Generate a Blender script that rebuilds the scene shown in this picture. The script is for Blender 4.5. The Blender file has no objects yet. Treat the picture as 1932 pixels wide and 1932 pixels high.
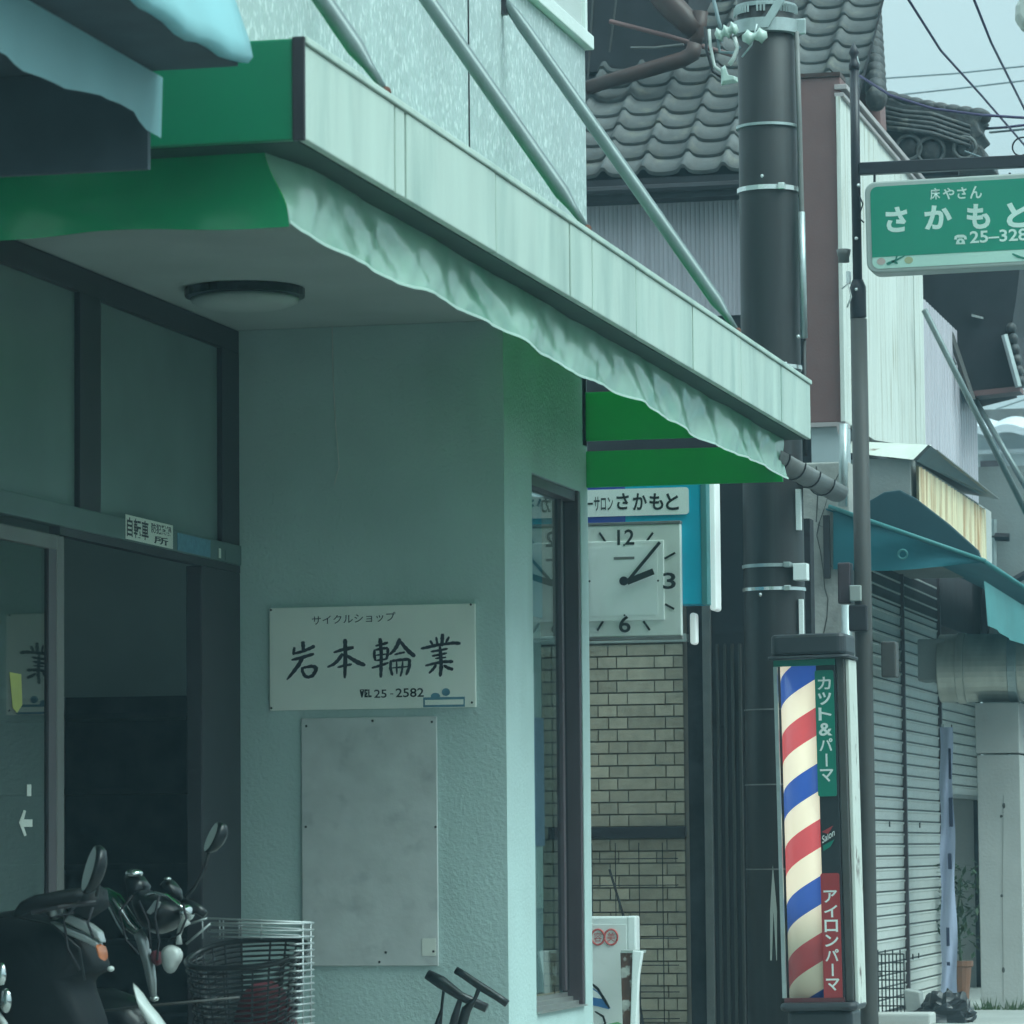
import bpy, math, random
from mathutils import Vector, Matrix, noise as mnoise
random.seed(7)
sc = bpy.context.scene

# ------------------------------------------------------------------ camera
FPX, CPX, VPX, VPY, ROLL, EYE = 7750.0, 966.0, 2810.0, 1590.0, 0.009, 1.22
Yc = Vector((VPX - CPX, VPY - CPX, FPX)).normalized()
Zc = Yc.cross(Vector((1, -ROLL, 0)))
if Zc.y > 0: Zc = -Zc
Zc.normalize()
Xc = Yc.cross(Zc)
cam = bpy.data.cameras.new('camera'); camo = bpy.data.objects.new('camera', cam)
sc.collection.objects.link(camo); sc.camera = camo
cam.sensor_width = 36; cam.lens = 36 * FPX / 1932; cam.clip_end = 2000; cam.clip_start = 0.1
cam.dof.use_dof = True; cam.dof.focus_distance = 23.0; cam.dof.aperture_fstop = 9.0
camo.matrix_world = Matrix(((Xc.x, -Xc.y, -Xc.z, 0), (Yc.x, -Yc.y, -Yc.z, 0), (Zc.x, -Zc.y, -Zc.z, EYE), (0, 0, 0, 1)))

# ------------------------------------------------------------------ world, sun, exposure
w = bpy.data.worlds.new('World'); sc.world = w; w.use_nodes = True
nt = w.node_tree; bg = nt.nodes['Background']
sky = nt.nodes.new('ShaderNodeTexSky'); sky.sky_type = 'NISHITA'; sky.sun_disc = False
SUN_EL, SUN_AZ = math.radians(52), math.radians(104)     # azimuth from +Y towards +X
sky.sun_elevation = SUN_EL; sky.sun_rotation = SUN_AZ; sky.dust_density = 4; sky.air_density = 1.0
mx = nt.nodes.new('ShaderNodeMix'); mx.data_type = 'RGBA'; mx.inputs[0].default_value = 0.9
tc = nt.nodes.new('ShaderNodeTexCoord'); cn = nt.nodes.new('ShaderNodeTexNoise')
cn.inputs['Scale'].default_value = 2.2; cn.inputs['Detail'].default_value = 5
nt.links.new(tc.outputs['Generated'], cn.inputs['Vector'])
cr = nt.nodes.new('ShaderNodeValToRGB')
cr.color_ramp.elements[0].position = .3; cr.color_ramp.elements[0].color = (11.4, 16.6, 17.4, 1)
cr.color_ramp.elements[1].position = .7; cr.color_ramp.elements[1].color = (14.2, 19.4, 20.0, 1)
nt.links.new(cn.outputs['Fac'], cr.inputs['Fac'])
# overcast luminance distribution (CIE): zenith three times the horizon
sxyz = nt.nodes.new('ShaderNodeSeparateXYZ'); nt.links.new(tc.outputs['Generated'], sxyz.inputs[0])
mr_ = nt.nodes.new('ShaderNodeMapRange'); mr_.inputs['From Min'].default_value = 0; mr_.inputs['From Max'].default_value = 1
mr_.inputs['To Min'].default_value = 1 / 3; mr_.inputs['To Max'].default_value = 1; nt.links.new(sxyz.outputs['Z'], mr_.inputs['Value'])
vm = nt.nodes.new('ShaderNodeVectorMath'); vm.operation = 'SCALE'; nt.links.new(cr.outputs['Color'], vm.inputs[0]); nt.links.new(mr_.outputs[0], vm.inputs['Scale'])
nt.links.new(sky.outputs['Color'], mx.inputs['A']); nt.links.new(vm.outputs[0], mx.inputs['B'])
nt.links.new(mx.outputs['Result'], bg.inputs['Color']); bg.inputs['Strength'].default_value = 0.052
sd = bpy.data.lights.new('sun', 'SUN'); sd.energy = 1.5; sd.angle = math.radians(40); sd.color = (.76, 1.0, .97)
so = bpy.data.objects.new('sun', sd); sc.collection.objects.link(so)
sv = Vector((math.sin(SUN_AZ) * math.cos(SUN_EL), math.cos(SUN_AZ) * math.cos(SUN_EL), math.sin(SUN_EL)))
so.rotation_euler = sv.to_track_quat('Z', 'Y').to_euler()
sc.view_settings.view_transform = 'Standard'; sc.view_settings.look = 'None'
sc.view_settings.exposure = 0.97; sc.view_settings.gamma = 1
sc.cycles.use_denoising = True; sc.cycles.max_bounces = 6; sc.cycles.volume_bounces = 0; sc.cycles.use_adaptive_sampling = True; sc.cycles.adaptive_threshold = 0.035; sc.cycles.transparent_max_bounces = 12
sc.cycles.caustics_reflective = False; sc.cycles.caustics_refractive = False

# ------------------------------------------------------------------ helpers
def at(px, py, X=None, Y=None, Z=None):
    """point where the sight line through a photo point (1932 px frame) meets a plane of the place"""
    d = Vector((px - CPX, py - CPX, FPX)); q = Vector((d.dot(Xc), d.dot(Yc), d.dot(Zc)))
    t = X / q.x if X is not None else Y / q.y if Y is not None else (Z - EYE) / q.z
    return Vector((q.x * t, q.y * t, q.z * t + EYE))
def aX(px, py, Y): return at(px, py, Y=Y).x
def aZ(px, py, Y): return at(px, py, Y=Y).z

ORG = {}
COL = sc.collection
def empty(name, loc, label=None, cat=None, group=None):
    o = bpy.data.objects.new(name, None); COL.objects.link(o); o.location = loc; o.empty_display_size = .1
    ORG[o.name] = Vector(loc)
    if label: tag(o, label, cat, group)
    return o
def tag(o, label=None, cat=None, group=None, kind=None):
    if label: o['label'] = label
    if cat: o['category'] = cat
    if group: o['group'] = group
    if kind: o['kind'] = kind
    return o

class MB:
    def __init__(s): s.v = []; s.f = []
    def quad(s, *p):
        n = len(s.v); s.v += [tuple(q) for q in p]; s.f.append(tuple(range(n, n + len(p)))); return s
    def box(s, x0, x1, y0, y1, z0, z1):
        if x0 > x1: x0, x1 = x1, x0
        if y0 > y1: y0, y1 = y1, y0
        if z0 > z1: z0, z1 = z1, z0
        n = len(s.v)
        s.v += [(x, y, z) for x in (x0, x1) for y in (y0, y1) for z in (z0, z1)]
        s.f += [tuple(n + i for i in q) for q in ((0, 1, 3, 2), (4, 6, 7, 5), (0, 4, 5, 1), (2, 3, 7, 6), (0, 2, 6, 4), (1, 5, 7, 3))]
        return s
    def prism(s, pts, vec):
        vec = Vector(vec); n = len(s.v); k = len(pts)
        s.v += [tuple(p) for p in pts] + [tuple(Vector(p) + vec) for p in pts]
        s.f.append(tuple(range(n, n + k))); s.f.append(tuple(range(n + 2 * k - 1, n + k - 1, -1)))
        for i in range(k):
            j = (i + 1) % k; s.f.append((n + i, n + k + i, n + k + j, n + j))
        return s
    def loft(s, rings, close=True, caps=True):
        n = len(s.v); k = len(rings[0])
        for r in rings: s.v += [tuple(p) for p in r]
        for a in range(len(rings) - 1):
            for i in range(k if close else k - 1):
                j = (i + 1) % k
                s.f.append((n + a * k + i, n + a * k + j, n + (a + 1) * k + j, n + (a + 1) * k + i))
        if caps and close:
            s.f.append(tuple(range(n + k - 1, n - 1, -1))); m = n + (len(rings) - 1) * k; s.f.append(tuple(range(m, m + k)))
        return s
    def tube(s, pts, r, n=8, caps=True):
        pts = [Vector(p) for p in pts]; rings = []
        prev = None
        for i, p in enumerate(pts):
            if i == 0: t = pts[1] - p
            elif i == len(pts) - 1: t = p - pts[i - 1]
            else: t = (pts[i + 1] - p).normalized() + (p - pts[i - 1]).normalized()
            t.normalize()
            if prev is None:
                u = t.cross(Vector((0, 0, 1)))
                if u.length < .05: u = t.cross(Vector((0, 1, 0)))
            else: u = prev - t * prev.dot(t)
            u.normalize(); prev = u; v = t.cross(u)
            rr = r[i] if isinstance(r, (list, tuple)) else r
            rings.append([p + u * rr * math.cos(2 * math.pi * a / n) + v * rr * math.sin(2 * math.pi * a / n) for a in range(n)])
        return s.loft(rings, True, caps)
    def ring(s, pts, r, n=5):
        pts = [Vector(p) for p in pts]; k = len(pts); b = len(s.v)
        for i, p in enumerate(pts):
            t = (pts[(i + 1) % k] - pts[i - 1]).normalized(); u = t.cross(Vector((0, 0, 1)))
            if u.length < .05: u = t.cross(Vector((0, 1, 0)))
            u.normalize(); v = t.cross(u)
            s.v += [tuple(p + u * r * math.cos(2 * math.pi * a / n) + v * r * math.sin(2 * math.pi * a / n)) for a in range(n)]
        for i in range(k):
            j = (i + 1) % k
            for a in range(n):
                c = (a + 1) % n; s.f.append((b + i * n + a, b + i * n + c, b + j * n + c, b + j * n + a))
        return s
    def lathe(s, c, prof, n=24):
        c = Vector(c)
        return s.loft([[c + Vector((r * math.cos(2 * math.pi * a / n), r * math.sin(2 * math.pi * a / n), z)) for a in range(n)] for r, z in prof])
    def ball(s, c, rx, ry, rz, n=14, m=8, rot=None):
        c = Vector(c); rings = []
        for i in range(m + 1):
            ph = -math.pi / 2 + math.pi * (i + .001 if i == 0 else i - .001 if i == m else i) / m
            ring = []
            for a in range(n):
                q = Vector((rx * math.cos(ph) * math.cos(2 * math.pi * a / n), ry * math.cos(ph) * math.sin(2 * math.pi * a / n), rz * math.sin(ph)))
                if rot: q = rot @ q
                ring.append(c + q)
            rings.append(ring)
        return s.loft(rings)
    def puff(s, pts, half, ins=(.62, .86, 1, .86, .62)):
        """side profile (world points) swollen along Y into a rounded body"""
        pts = [Vector(p) for p in pts]; c = sum(pts, Vector()) / len(pts); m = len(ins); rings = []
        for i, k in enumerate(ins):
            dy = half * (2 * i / (m - 1) - 1)
            rings.append([c + (p - c) * k + Vector((0, dy, 0)) for p in pts])
        return s.loft(rings)
    def build(s, name, mt, parent=None, smooth=False, bevel=0, loc=None, sub=0):
        if parent is not None: o0 = ORG[parent.name]
        elif loc is not None: o0 = Vector(loc)
        else: o0 = Vector((0, 0, 0))
        me = bpy.data.meshes.new(name)
        me.from_pydata([(x - o0.x, y - o0.y, z - o0.z) for x, y, z in s.v], [], s.f); me.update()
        import bmesh
        bm = bmesh.new(); bm.from_mesh(me); bmesh.ops.recalc_face_normals(bm, faces=bm.faces[:]); bm.to_mesh(me); bm.free()
        o = bpy.data.objects.new(name, me); COL.objects.link(o)
        if mt: me.materials.append(M[mt])
        if smooth:
            for p in me.polygons: p.use_smooth = True
        if parent is not None: o.parent = parent; ORG[o.name] = o0.copy()
        else: o.location = o0; ORG[o.name] = o0.copy()
        if bevel:
            b = o.modifiers.new('bevel', 'BEVEL'); b.width = bevel; b.segments = 2; b.limit_method = 'ANGLE'; b.angle_limit = .6
        if sub:
            b = o.modifiers.new('sub', 'SUBSURF'); b.levels = sub; b.render_levels = sub
        return o
def inst(name, me, parent, loc, rot=(0, 0, 0), scale=(1, 1, 1)):
    o = bpy.data.objects.new(name, me); COL.objects.link(o)
    o.parent = parent; o.location = Vector(loc) - ORG[parent.name]; o.rotation_euler = rot; o.scale = scale
    ORG[o.name] = Vector(loc)
    return o
def mesh_of(mb, name, mt, smooth=False):
    me = bpy.data.meshes.new(name); me.from_pydata(mb.v, [], mb.f); me.update(); me.materials.append(M[mt])
    import bmesh
    bm = bmesh.new(); bm.from_mesh(me); bmesh.ops.recalc_face_normals(bm, faces=bm.faces[:]); bm.to_mesh(me); bm.free()
    if smooth:
        for p in me.polygons: p.use_smooth = True
    return me

# lettering: the glyph outline fitted into a rectangle on a plane facing the viewer (-Y)
def lettering(body, x0, x1, z0, z1, y, mt, parent, bold=.0, shear=0, name='lettering', slope=0, lift=0):
    c = bpy.data.curves.new('glyphs', 'FONT'); c.body = body; c.offset = bold; c.resolution_u = 3
    o = bpy.data.objects.new('glyphs', c); COL.objects.link(o)
    dg = bpy.context.evaluated_depsgraph_get(); dg.update()
    me = bpy.data.meshes.new_from_object(o.evaluated_get(dg))
    bpy.data.objects.remove(o); bpy.data.curves.remove(c)
    xs = [v.co.x for v in me.vertices]; ys = [v.co.y for v in me.vertices]
    a, b, e, g = min(xs), max(xs), min(ys), max(ys); o0 = ORG[parent.name]
    for v in me.vertices:
        u = (v.co.x - a) / (b - a); t = (v.co.y - e) / max(1e-6, g - e)
        v.co = Vector((x0 + u * (x1 - x0) + shear * t, y, z0 + t * (z1 - z0) + slope * u)) - o0
    me.materials.clear(); me.materials.append(M[mt]); me.name = name
    q = bpy.data.objects.new(name, me); COL.objects.link(q); q.parent = parent; ORG[q.name] = o0.copy()
    return q
def strokes(lst, f, mt, parent, name='brush_lettering'):
    """brush strokes [(x,y,width)...] mapped by f(x,y)->point"""
    mb = MB()
    for k, st in enumerate(lst):
        P = []
        for i in range(len(st) - 1):                       # refine
            for j in range(4):
                t = j / 4; P.append([st[i][q] * (1 - t) + st[i + 1][q] * t for q in range(3)])
        P.append(list(st[-1])); L, R = [], []
        for i, (x, y, ww) in enumerate(P):
            x2, y2, _ = P[min(i + 1, len(P) - 1)]; x1, y1, _ = P[max(i - 1, 0)]
            dx, dy = x2 - x1, y2 - y1; l = math.hypot(dx, dy) or 1
            nx, ny = -dy / l, dx / l; h = ww / 2 * (1 + .12 * math.sin(i * 2.3 + k))
            if i in (0, len(P) - 1): h *= .6
            L.append((x + nx * h, y + ny * h)); R.append((x - nx * h, y - ny * h))
        off = k * .00012
        for i in range(len(P) - 1):
            mb.quad(*[f(q[0], q[1]) - Vector((0, off, 0)) for q in (L[i], L[i + 1], R[i + 1], R[i])])
    return mb.build(name, mt, parent)
def rrect(x0, x1, z0, z1, r, y, n=5):
    p = []
    for cx, cz, a0 in ((x1 - r, z1 - r, 0), (x0 + r, z1 - r, 90), (x0 + r, z0 + r, 180), (x1 - r, z0 + r, 270)):
        for i in range(n + 1):
            a = math.radians(a0 + 90 * i / n); p.append(Vector((cx + r * math.cos(a), y, cz + r * math.sin(a))))
    return p
def disc(c, rx, rz, y, n=24): return [Vector((c[0] + rx * math.cos(2 * math.pi * i / n), y, c[1] + rz * math.sin(2 * math.pi * i / n))) for i in range(n)]

# ------------------------------------------------------------------ materials
M = {}
def mat(name, col, rough=.6, metal=0., var=.12, vs=3., stretch=(1, 1, 1), bump=0., bs=40., bstretch=(1, 1, 1), col2=None, thr=(.5, .65), s2=4., st2=(1, 1, 1), rnd=0., spec=.5, emit=0., trans=0., detail=5, coat=0., tcol=None):
    m = bpy.data.materials.new(name); m.use_nodes = True; t = m.node_tree; L = t.links.new; b = t.nodes['Principled BSDF']
    b.inputs['Roughness'].default_value = rough; b.inputs['Metallic'].default_value = metal; b.inputs['Specular IOR Level'].default_value = spec
    if coat: b.inputs['Coat Weight'].default_value = coat; b.inputs['Coat Roughness'].default_value = .08
    geo = t.nodes.new('ShaderNodeNewGeometry')
    def tex(scale, st, det=detail):
        mp = t.nodes.new('ShaderNodeMapping'); mp.inputs['Scale'].default_value = st; L(geo.outputs['Position'], mp.inputs['Vector'])
        n = t.nodes.new('ShaderNodeTexNoise'); n.inputs['Scale'].default_value = scale; n.inputs['Detail'].default_value = det
        L(mp.outputs['Vector'], n.inputs['Vector']); return n.outputs['Fac']
    r = t.nodes.new('ShaderNodeMapRange'); r.inputs['From Min'].default_value = .3; r.inputs['From Max'].default_value = .7
    r.inputs['To Min'].default_value = 1 - var; r.inputs['To Max'].default_value = 1 + var; L(tex(vs, stretch), r.inputs['Value'])
    fac = r.outputs['Result']
    if rnd:
        oi = t.nodes.new('ShaderNodeObjectInfo'); r2 = t.nodes.new('ShaderNodeMapRange')
        r2.inputs['To Min'].default_value = 1 - rnd; r2.inputs['To Max'].default_value = 1 + rnd; L(oi.outputs['Random'], r2.inputs['Value'])
        mm = t.nodes.new('ShaderNodeMath'); mm.operation = 'MULTIPLY'; L(fac, mm.inputs[0]); L(r2.outputs['Result'], mm.inputs[1]); fac = mm.outputs[0]
    base = t.nodes.new('ShaderNodeRGB'); base.outputs[0].default_value = (*col, 1); c = base.outputs[0]
    if col2:
        rp = t.nodes.new('ShaderNodeMapRange'); rp.inputs['From Min'].default_value = thr[0]; rp.inputs['From Max'].default_value = thr[1]
        L(tex(s2, st2), rp.inputs['Value'])
        mm = t.nodes.new('ShaderNodeMix'); mm.data_type = 'RGBA'; L(rp.outputs['Result'], mm.inputs[0]); L(c, mm.inputs['A']); mm.inputs['B'].default_value = (*col2, 1)
        c = mm.outputs['Result']
    v = t.nodes.new('ShaderNodeVectorMath'); v.operation = 'SCALE'; L(c, v.inputs[0]); L(fac, v.inputs['Scale'])
    L(v.outputs[0], b.inputs['Base Color'])
    if bump:
        bn = t.nodes.new('ShaderNodeBump'); bn.inputs['Strength'].default_value = bump; bn.inputs['Distance'].default_value = .01
        L(tex(bs, bstretch, 3), bn.inputs['Height']); L(bn.outputs[0], b.inputs['Normal'])
    if emit:
        L(v.outputs[0], b.inputs['Emission Color']); b.inputs['Emission Strength'].default_value = emit
    if trans:
        tr = t.nodes.new('ShaderNodeBsdfTranslucent')
        if tcol: tr.inputs['Color'].default_value = (*tcol, 1)
        else: L(v.outputs[0], tr.inputs['Color'])
        ms = t.nodes.new('ShaderNodeMixShader'); ms.inputs[0].default_value = trans
        L(b.outputs[0], ms.inputs[1]); L(tr.outputs[0], ms.inputs[2]); L(ms.outputs[0], t.nodes['Material Output'].inputs['Surface'])
    M[name] = m; return m
def glass(name, tint=(.8, .9, .9), rough=.02, clear=.9, ior=1.5):
    m = bpy.data.materials.new(name); m.use_nodes = True; t = m.node_tree; L = t.links.new
    t.nodes.remove(t.nodes['Principled BSDF'])
    tr = t.nodes.new('ShaderNodeBsdfTransparent'); tr.inputs['Color'].default_value = (*[clear * q for q in tint], 1)
    gl = t.nodes.new('ShaderNodeBsdfGlossy'); gl.inputs['Roughness'].default_value = rough
    fr = t.nodes.new('ShaderNodeFresnel'); fr.inputs['IOR'].default_value = ior
    gg = t.nodes.new('ShaderNodeNewGeometry'); mi = t.nodes.new('ShaderNodeMix'); mi.data_type = 'FLOAT'
    mi.inputs['A'].default_value = ior; mi.inputs['B'].default_value = 1 / ior; L(gg.outputs['Backfacing'], mi.inputs[0]); L(mi.outputs[0], fr.inputs['IOR'])
    ms = t.nodes.new('ShaderNodeMixShader'); L(fr.outputs[0], ms.inputs[0]); L(tr.outputs[0], ms.inputs[1]); L(gl.outputs[0], ms.inputs[2])
    L(ms.outputs[0], t.nodes['Material Output'].inputs['Surface']); M[name] = m

mat('stucco', (.47, .60, .585), .85, var=.08, vs=1.3, bump=.5, bs=55, col2=(.40, .52, .50), thr=(.48, .72), s2=1.6, st2=(1.3, 1.3, .45))
mat('stucco_spray', (.42, .49, .49), .6, var=.08, vs=1.2, bump=1.0, bs=30, bstretch=(1, .75, .45), col2=(.62, .68, .68), thr=(.52, .66), s2=48, st2=(1, .7, .5))  # paler flecks stand in for highlights on the sprayed texture
mat('panel_grey', (.52, .56, .54), .5, var=.06, vs=2, stretch=(1, 1, .3))
mat('white_trim', (.75, .8, .77), .4, var=.04)
mat('fascia_mint', (.50, .60, .52), .34, var=.10, vs=2.2, stretch=(1, 1.4, .25), col2=(.33, .44, .38), thr=(.48, .72), s2=2.6, st2=(1, 1.8, .35), spec=.7)  # paler base than the green end panel
mat('green_paint', (.0, .19, .085), .4, var=.06, vs=3)
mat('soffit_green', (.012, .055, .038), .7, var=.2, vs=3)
mat('vinyl_green', (.005, .34, .13), .26, var=.10, vs=3, trans=.22, spec=.9, bump=.12, bs=14)
mat('vinyl_mint', (.40, .66, .52), .24, var=.10, vs=3, trans=.28, tcol=(.04, .62, .22), spec=.9, coat=.5, col2=(.24, .54, .39), thr=(.52, .68), s2=1.9, st2=(1, 1, .8))
mat('hem_mint', (.46, .64, .54), .3, var=.05)
mat('vinyl_return', (.0, .55, .15), .4, var=.06, vs=2, trans=.65)
mat('canopy_green', (.01, .50, .15), .6, var=.1, trans=.5)
mat('door_metal', (.17, .16, .15), .4, metal=.4, var=.1, vs=6, stretch=(1, 1, .2))
mat('steel_pale', (.30, .36, .35), .4, metal=.3, var=.08, vs=6)
mat('steel_tube', (.15, .19, .19), .35, metal=.2, var=.1, vs=9)
mat('rust', (.11, .035, .02), .8, var=.3, vs=40)
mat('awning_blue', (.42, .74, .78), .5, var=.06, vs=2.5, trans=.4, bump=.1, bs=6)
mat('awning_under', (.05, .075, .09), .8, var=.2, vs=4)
mat('ceiling', (.40, .46, .44), .8, var=.08, vs=1.5, bump=.2, bs=50)
mat('dark_frame', (.035, .032, .038), .45, metal=.3, var=.1, vs=5)
mat('brown_frame', (.10, .075, .085), .4, metal=.4, var=.15, vs=8, stretch=(1, 1, .2))
mat('alu', (.55, .55, .53), .3, metal=.8, var=.05, vs=8)
mat('rail_green', (.10, .15, .145), .5, var=.1, vs=4)
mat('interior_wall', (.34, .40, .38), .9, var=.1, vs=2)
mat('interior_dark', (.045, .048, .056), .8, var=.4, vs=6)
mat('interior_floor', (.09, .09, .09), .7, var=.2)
mat('paper', (.72, .74, .68), .7, var=.03)
mat('sign_board', (.84, .86, .80), .5, var=.05, vs=2.5, col2=(.74, .78, .73), thr=(.5, .8), s2=3)
mat('ink', (.012, .014, .024), .5, var=.1)
mat('ink_black', (.008, .012, .012), .5)
mat('sticker_blue', (.10, .24, .33), .5, var=.15, vs=30)
mat('board_blank', (.56, .58, .575), .6, var=.08, vs=7, col2=(.43, .455, .46), thr=(.56, .75), s2=9, bump=.1, bs=30)
mat('screw', (.05, .05, .05), .5, metal=.6)
mat('brick_face', (.45, .395, .30), .75, var=.12, vs=14, bump=.3, bs=60, rnd=.2)
mat('brick_joint', (.20, .18, .15), .9, var=.1)
mat('sign_white', (.88, .92, .90), .35, var=.04, vs=4)
mat('acrylic_blue', (.03, .07, .36), .25, var=.03)
mat('acrylic_cyan', (.0, .38, .56), .25, var=.04)
mat('acrylic_side', (.92, .95, .94), .25, var=.02)
mat('clock_face', (.72, .75, .71), .5, var=.07, vs=9)
mat('clock_plate', (.86, .89, .86), .3, var=.04, vs=5)
mat('pole_brown', (.017, .016, .018), .5, var=.15, vs=6, stretch=(1, 1, .15), col2=(.036, .038, .04), thr=(.5, .7), s2=8, st2=(1, 1, .06))
mat('galv', (.42, .48, .48), .4, metal=.6, var=.12, vs=12)
mat('galv_bright', (.75, .78, .76), .25, metal=.8, var=.05)
mat('porcelain', (.50, .60, .55), .15, var=.04)
mat('cable_black', (.015, .015, .02), .6)
mat('cable_white', (.6, .62, .6), .5)
mat('wire_purple', (.06, .045, .12), .6)
mat('wire_grey', (.17, .22, .24), .6)
mat('kawara', (.10, .105, .105), .7, var=.15, vs=9, rnd=.26, bump=.25, bs=60, col2=(.15, .15, .13), thr=(.54, .7), s2=7)
mat('kawara_dark', (.045, .047, .05), .6, var=.4, vs=14, bump=.8, bs=22, col2=(.11, .11, .10), thr=(.55, .72), s2=11)
mat('siding_lilac', (.56, .52, .57), .5, metal=.1, var=.10, vs=6, stretch=(3, 3, .15), col2=(.40, .375, .42), thr=(.55, .8), s2=5, st2=(3, 3, .2))
mat('dark_wall', (.022, .022, .028), .8, var=.3, vs=5)
mat('pipe_red', (.05, .022, .019), .5, var=.2, vs=8)
mat('brown_sheet', (.185, .098, .095), .6, var=.07, vs=5, bump=.1, bs=60)
mat('plank_white', (.66, .68, .63), .55, var=.08, vs=6, stretch=(3, 3, .12), col2=(.36, .34, .26), thr=(.54, .72), s2=5, st2=(4, 4, .28), rnd=.05)
mat('coping_pink', (.42, .37, .37), .5, var=.08)
mat('pale_wall', (.42, .48, .50), .7, var=.05, vs=3)
mat('mortar', (.40, .395, .37), .9, var=.14, vs=5, bump=.5, bs=30, col2=(.29, .285, .27), thr=(.52, .7), s2=4)
mat('crack', (.09, .09, .085), .95)
mat('gutter', (.17, .17, .165), .45, var=.12, vs=10)
mat('concrete', (.33, .345, .335), .85, var=.1, vs=4, bump=.25, bs=40)
mat('concrete_pale', (.47, .47, .45), .85, var=.08, vs=3, bump=.25, bs=40)
mat('flashing', (.60, .63, .57), .5, var=.06, vs=6, col2=(.20, .10, .07), thr=(.66, .74), s2=6, st2=(1, 1, 3))
mat('rust_sheet', (.80, .68, .46), .65, var=.15, vs=8, stretch=(3, 3, .15), col2=(.50, .28, .14), thr=(.46, .70), s2=6, st2=(3, 3, .22))
mat('teal', (.015, .17, .215), .55, var=.1, vs=4, trans=.3)
mat('teal_light', (.09, .33, .34), .5, var=.1, vs=3, trans=.35)
mat('brown_box', (.10, .055, .05), .6, var=.15, vs=6)
mat('slat', (.74, .75, .71), .38, metal=.1, var=.04, vs=6, rnd=.03)
mat('drum', (.55, .54, .48), .38, metal=.5, var=.15, vs=4, stretch=(3, 1, 1))
mat('post_black', (.014, .012, .02), .4, var=.1)
mat('post_grey', (.06, .058, .055), .55, var=.12, vs=8, stretch=(1, 1, .2))
mat('sign_frame', (.40, .44, .41), .4, var=.05)
mat('sign_green', (.0, .25, .155), .3, var=.04)
mat('sign_mint', (.50, .72, .62), .35, var=.04)
mat('letter_mint', (.60, .76, .68), .4)
mat('leaf_print', (.02, .2, .14), .5)
mat('pink_print', (.5, .4, .36), .5)
mat('yellow_print', (.42, .46, .26), .5)
mat('barber_case', (.018, .02, .024), .3, var=.1)
mat('barber_cap', (.03, .032, .038), .45, var=.15, vs=6)
mat('letter_white', (.75, .8, .77), .4)
mat('panel_red', (.36, .035, .04), .35, var=.04)
mat('panel_green', (.0, .19, .13), .35, var=.04)
mat('blood_red', (.12, .025, .03), .5)
mat('house_white', (.55, .60, .62), .7, var=.06, vs=2)
mat('house_trim', (.62, .66, .70), .6, var=.05)
mat('grid_black', (.012, .012, .014), .5)
mat('tarp', (.014, .016, .02), .35, var=.3, vs=8)
mat('banner', (.46, .50, .66), .6, var=.06, trans=.2)
mat('banner_dark', (.02, .025, .07), .6)
mat('leaf', (.045, .09, .04), .6, var=.3, vs=20, rnd=.2)
mat('pot', (.22, .10, .06), .7, var=.1)
mat('black_plastic', (.012, .014, .016), .32, var=.15, vs=8)
mat('black_gloss', (.006, .008, .010), .30, var=.1, coat=.15, spec=.35)
mat('green_gloss', (.006, .05, .03), .1, coat=.8)
mat('chrome', (.75, .78, .78), .12, metal=1)
mat('silver_paint', (.42, .45, .45), .3, metal=.5, var=.05)
mat('white_paint', (.55, .58, .56), .3, var=.03)
mat('orange_lens', (.45, .12, .035), .2)
mat('red_cloth', (.14, .018, .03), .7, var=.2, vs=14)
mat('red_lens', (.3, .01, .015), .2)
mat('black_matte', (.007, .009, .011), .55, var=.2, vs=10, spec=.25)
mat('tyre', (.012, .012, .012), .8)
mat('mirror', (.78, .86, .80), .12, metal=.35)  # pale base stands in for a bright reflection
mat('wicker', (.02, .022, .025), .3, var=.2, vs=20)
mat('wire_chrome', (.42, .45, .45), .45, metal=.6)
mat('asphalt', (.05, .05, .052), .9, var=.2, vs=8, bump=.5, bs=80)
mat('ground_concrete', (.36, .37, .35), .9, var=.12, vs=1.2, bump=.3, bs=50)
mat('weed', (.06, .11, .035), .7, var=.2, vs=30)
mat('lamp_head', (.52, .54, .50), .5, var=.05)
mat('rust_white', (.66, .68, .62), .5, var=.05, vs=5, col2=(.10, .05, .03), thr=(.60, .66), s2=7, st2=(1, 1, .6))
mat('red_ring', (.55, .10, .09), .5)
mat('print_blue', (.05, .19, .45), .5)
mat('print_green', (.16, .5, .2), .5)
mat('tubing_white', (.93, .97, .95), .3, var=.02)
mat('glow_white', (.95, 1, .98), .3, var=.01, emit=.10)  # white with a faint glow put into it
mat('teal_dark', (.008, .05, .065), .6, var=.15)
mat('rust_heavy', (.12, .06, .045), .8, var=.3, vs=20, col2=(.5, .5, .46), thr=(.55, .6), s2=9)
mat('yellow_shape', (.42, .42, .08), .5)
mat('frosted', (.16, .22, .215), .25, var=.12, vs=1.5, spec=.6)
glass('pane_glass', ior=1.42); glass('pane_dark', (.5, .6, .6), ior=2.5)

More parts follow.
